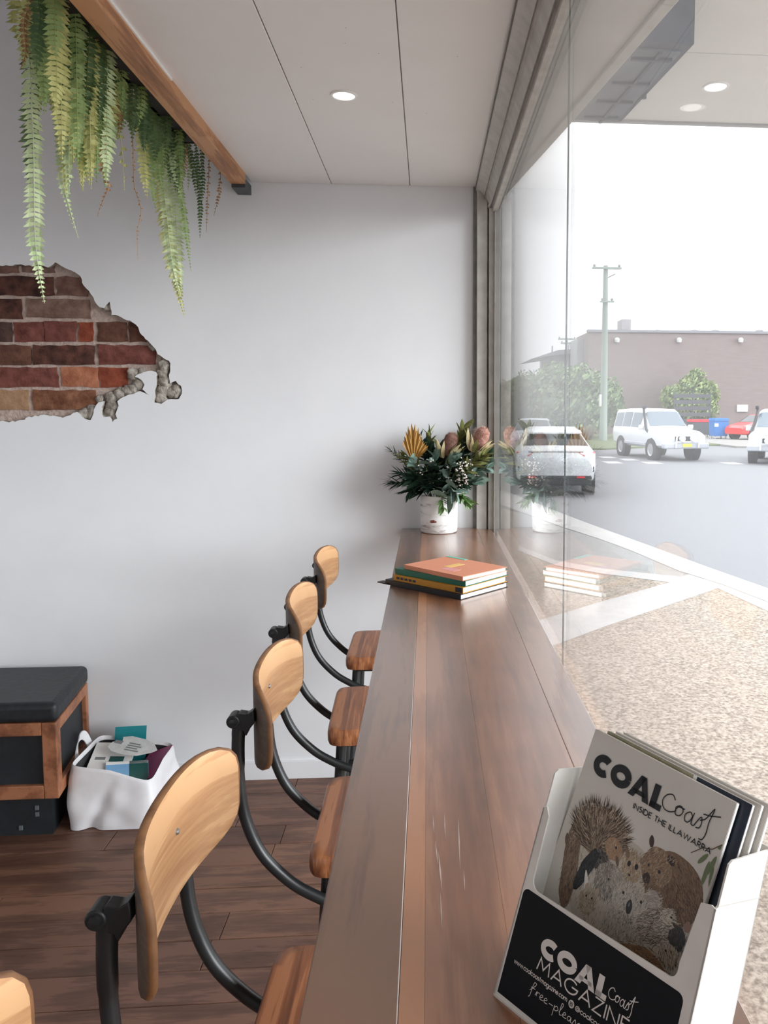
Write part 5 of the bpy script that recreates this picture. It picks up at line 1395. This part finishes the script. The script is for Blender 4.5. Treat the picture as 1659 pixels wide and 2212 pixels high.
# wombat
fill(121, -84, 27, 26, (124, 100, 80), -.35, .05, 34, 4); fur(121, -84, 27, 25, DB, (150, 122, 96), 700, 4.2, -50, -.35, .22); fur(128, -92, 18, 16, (60, 48, 42), (88, 70, 58), 260, 4.2, -50, -.35, .22); fill(101, -77, 15, 15, (144, 120, 96), 0, .06, 26, 5); fur(101, -77, 15, 15, (96, 78, 64), LT, 360, 3.2, -110)
fill(90, -61, 2.4, 4.6, DB, .3); fill(112, -66, 4.5, 3, DB, -.5); fur(112, -66, 4, 3, BK, LT, 40, 3, 40); fill(105, -79, 1.4, 1.4, BK); fill(96, -89, 4.0, 4.0, (52, 44, 42), .2, .12); fill(94, -79, 1.0, 1.1, BK); fur(99, -92, 8, 5, DB, BR, 90, 2.5, -100)
# possum
fill(80, -89, 10, 12, (170, 152, 126), .1, .06, 24, 6); fur(80, -89, 10, 12, BR, CR, 260, 3, -90); fill(76.5, -87, 1.8, 2.3, BK); fill(84, -86, 1.8, 2.3, BK); fill(80, -95, 1.2, 1.0, DB); fill(72, -80, 2.2, 4, BR, .4); fill(88, -78, 2.2, 4, BR, -.4); fur(80, -78, 10, 3, BR, LT, 60, 2.5, 80)
# dark bird
fill(48, -99, 10, 8, (84, 80, 78), 0, .1); fur(48, -99, 11, 9, BK, GY, 220, 3.4, -40); fill(38, -112, 6, 21, BK, -.28, .1, 24, 8); fur(38, -112, 6, 20, (64, 70, 80), BK, 160, 5, -100, -.28); fill(44, -124, 2.2, 12, (226, 222, 214), .45); fill(48, -97, 1.2, 1.2, BK)
# koalas
fill(62, -110, 14, 16, (146, 140, 130), 0, .08, 26, 9); fur(62, -110, 14, 16, (84, 80, 78), CR, 380, 3.4, -80); fill(70, -102, 6, 6, (178, 168, 154)); fur(70, -102, 7, 7, GY, CR, 130, 3.4, 40); fill(63, -108, 1.1, 1.1, BK)
fill(90, -138, 21, 18, (176, 170, 158), 0, .05, 30, 11); fur(90, -138, 21, 18, (112, 106, 100), CR, 420, 4, -90)
fill(71, -106, 6, 8, (168, 160, 150)); fill(107, -102, 8, 8, (168, 160, 150)); fur(107, -102, 9, 9, GY, CR, 180, 4, 30); fur(71, -106, 7, 9, GY, CR, 120, 4, 150)
fill(88, -115, 18, 16, (184, 178, 166), 0, .05, 30, 10); fur(88, -115, 19, 17, (116, 110, 104), CR, 560, 3.2, -90)
fill(89, -117, 3.0, 5.6, (54, 52, 52), .1, .05); fill(88.4, -115.4, .8, 1.8, (112, 108, 106)); fill(80, -110, 1.2, 1.3, BK); fill(98, -108, 1.2, 1.3, BK); fur(89, -125, 8, 3, DB, GY, 60, 2, -90)
# mouse, owl, small marsupials
fill(50, -134, 9, 11, (170, 158, 140)); fur(50, -134, 9, 11, BR, CR, 180, 3, -90); fill(47, -131, .9, 1, BK); fill(53, -130, .9, 1, BK); fill(45, -124, 2.2, 3.2, (180, 160, 142)); fill(56, -123, 2.2, 3.2, (180, 160, 142))
fill(117, -117, 19, 13, (156, 146, 132), .5, .06, 28, 12); fur(117, -117, 20, 14, DB, CR, 480, 5, 215, .5); fill(125, -106, 8, 7, (190, 180, 164)); fur(125, -106, 9, 8, DB, CR, 170, 3, 30); fill(127, -104, 1.2, .8, BK); fill(133, -108, 4, 1.4, DB, -.3)
fill(137, -115, 8, 8, (48, 44, 44), 0, .12); fur(137, -115, 9, 9, BK, (96, 90, 86), 160, 3, -60); fill(142, -103, 3, 4, (150, 116, 104), 0, .1); fill(134, -130, 9, 8, (176, 164, 146)); fur(134, -130, 10, 9, DB, CR, 170, 3, -60); fill(131, -128, 1, 1, BK)
fill(118, -147, 24, 10, (146, 116, 90), 0, .12); fur(118, -146, 26, 12, DB, (176, 142, 112), 320, 4, -170); fur(80, -158, 60, 8, BR, LT, 300, 5, -120)
# gum leaves
for (x, y, l, a) in ((147, -44, 17, -1.75), (143, -50, 20, -1.6), (147, -52, 16, -1.45), (140, -46, 12, -2.1), (146, -38, 7, .6)):
    fill(x+math.cos(a)*l*.5, y+math.sin(a)*l*.5, l*.5, 1.7, (106, 120, 84), a, .03, 18)
for q in polyribbon([(.126, -.052), (.134, -.044), (.142, -.041), (.1485, -.034)], .0007):
    art.col = pc((104, 84, 66)); f_ = ink(layer[0]); art.add([f_(*p) for p in q], [(0, 1, 2, 3)])
art.build('cover_illustration', M_ART, m1)
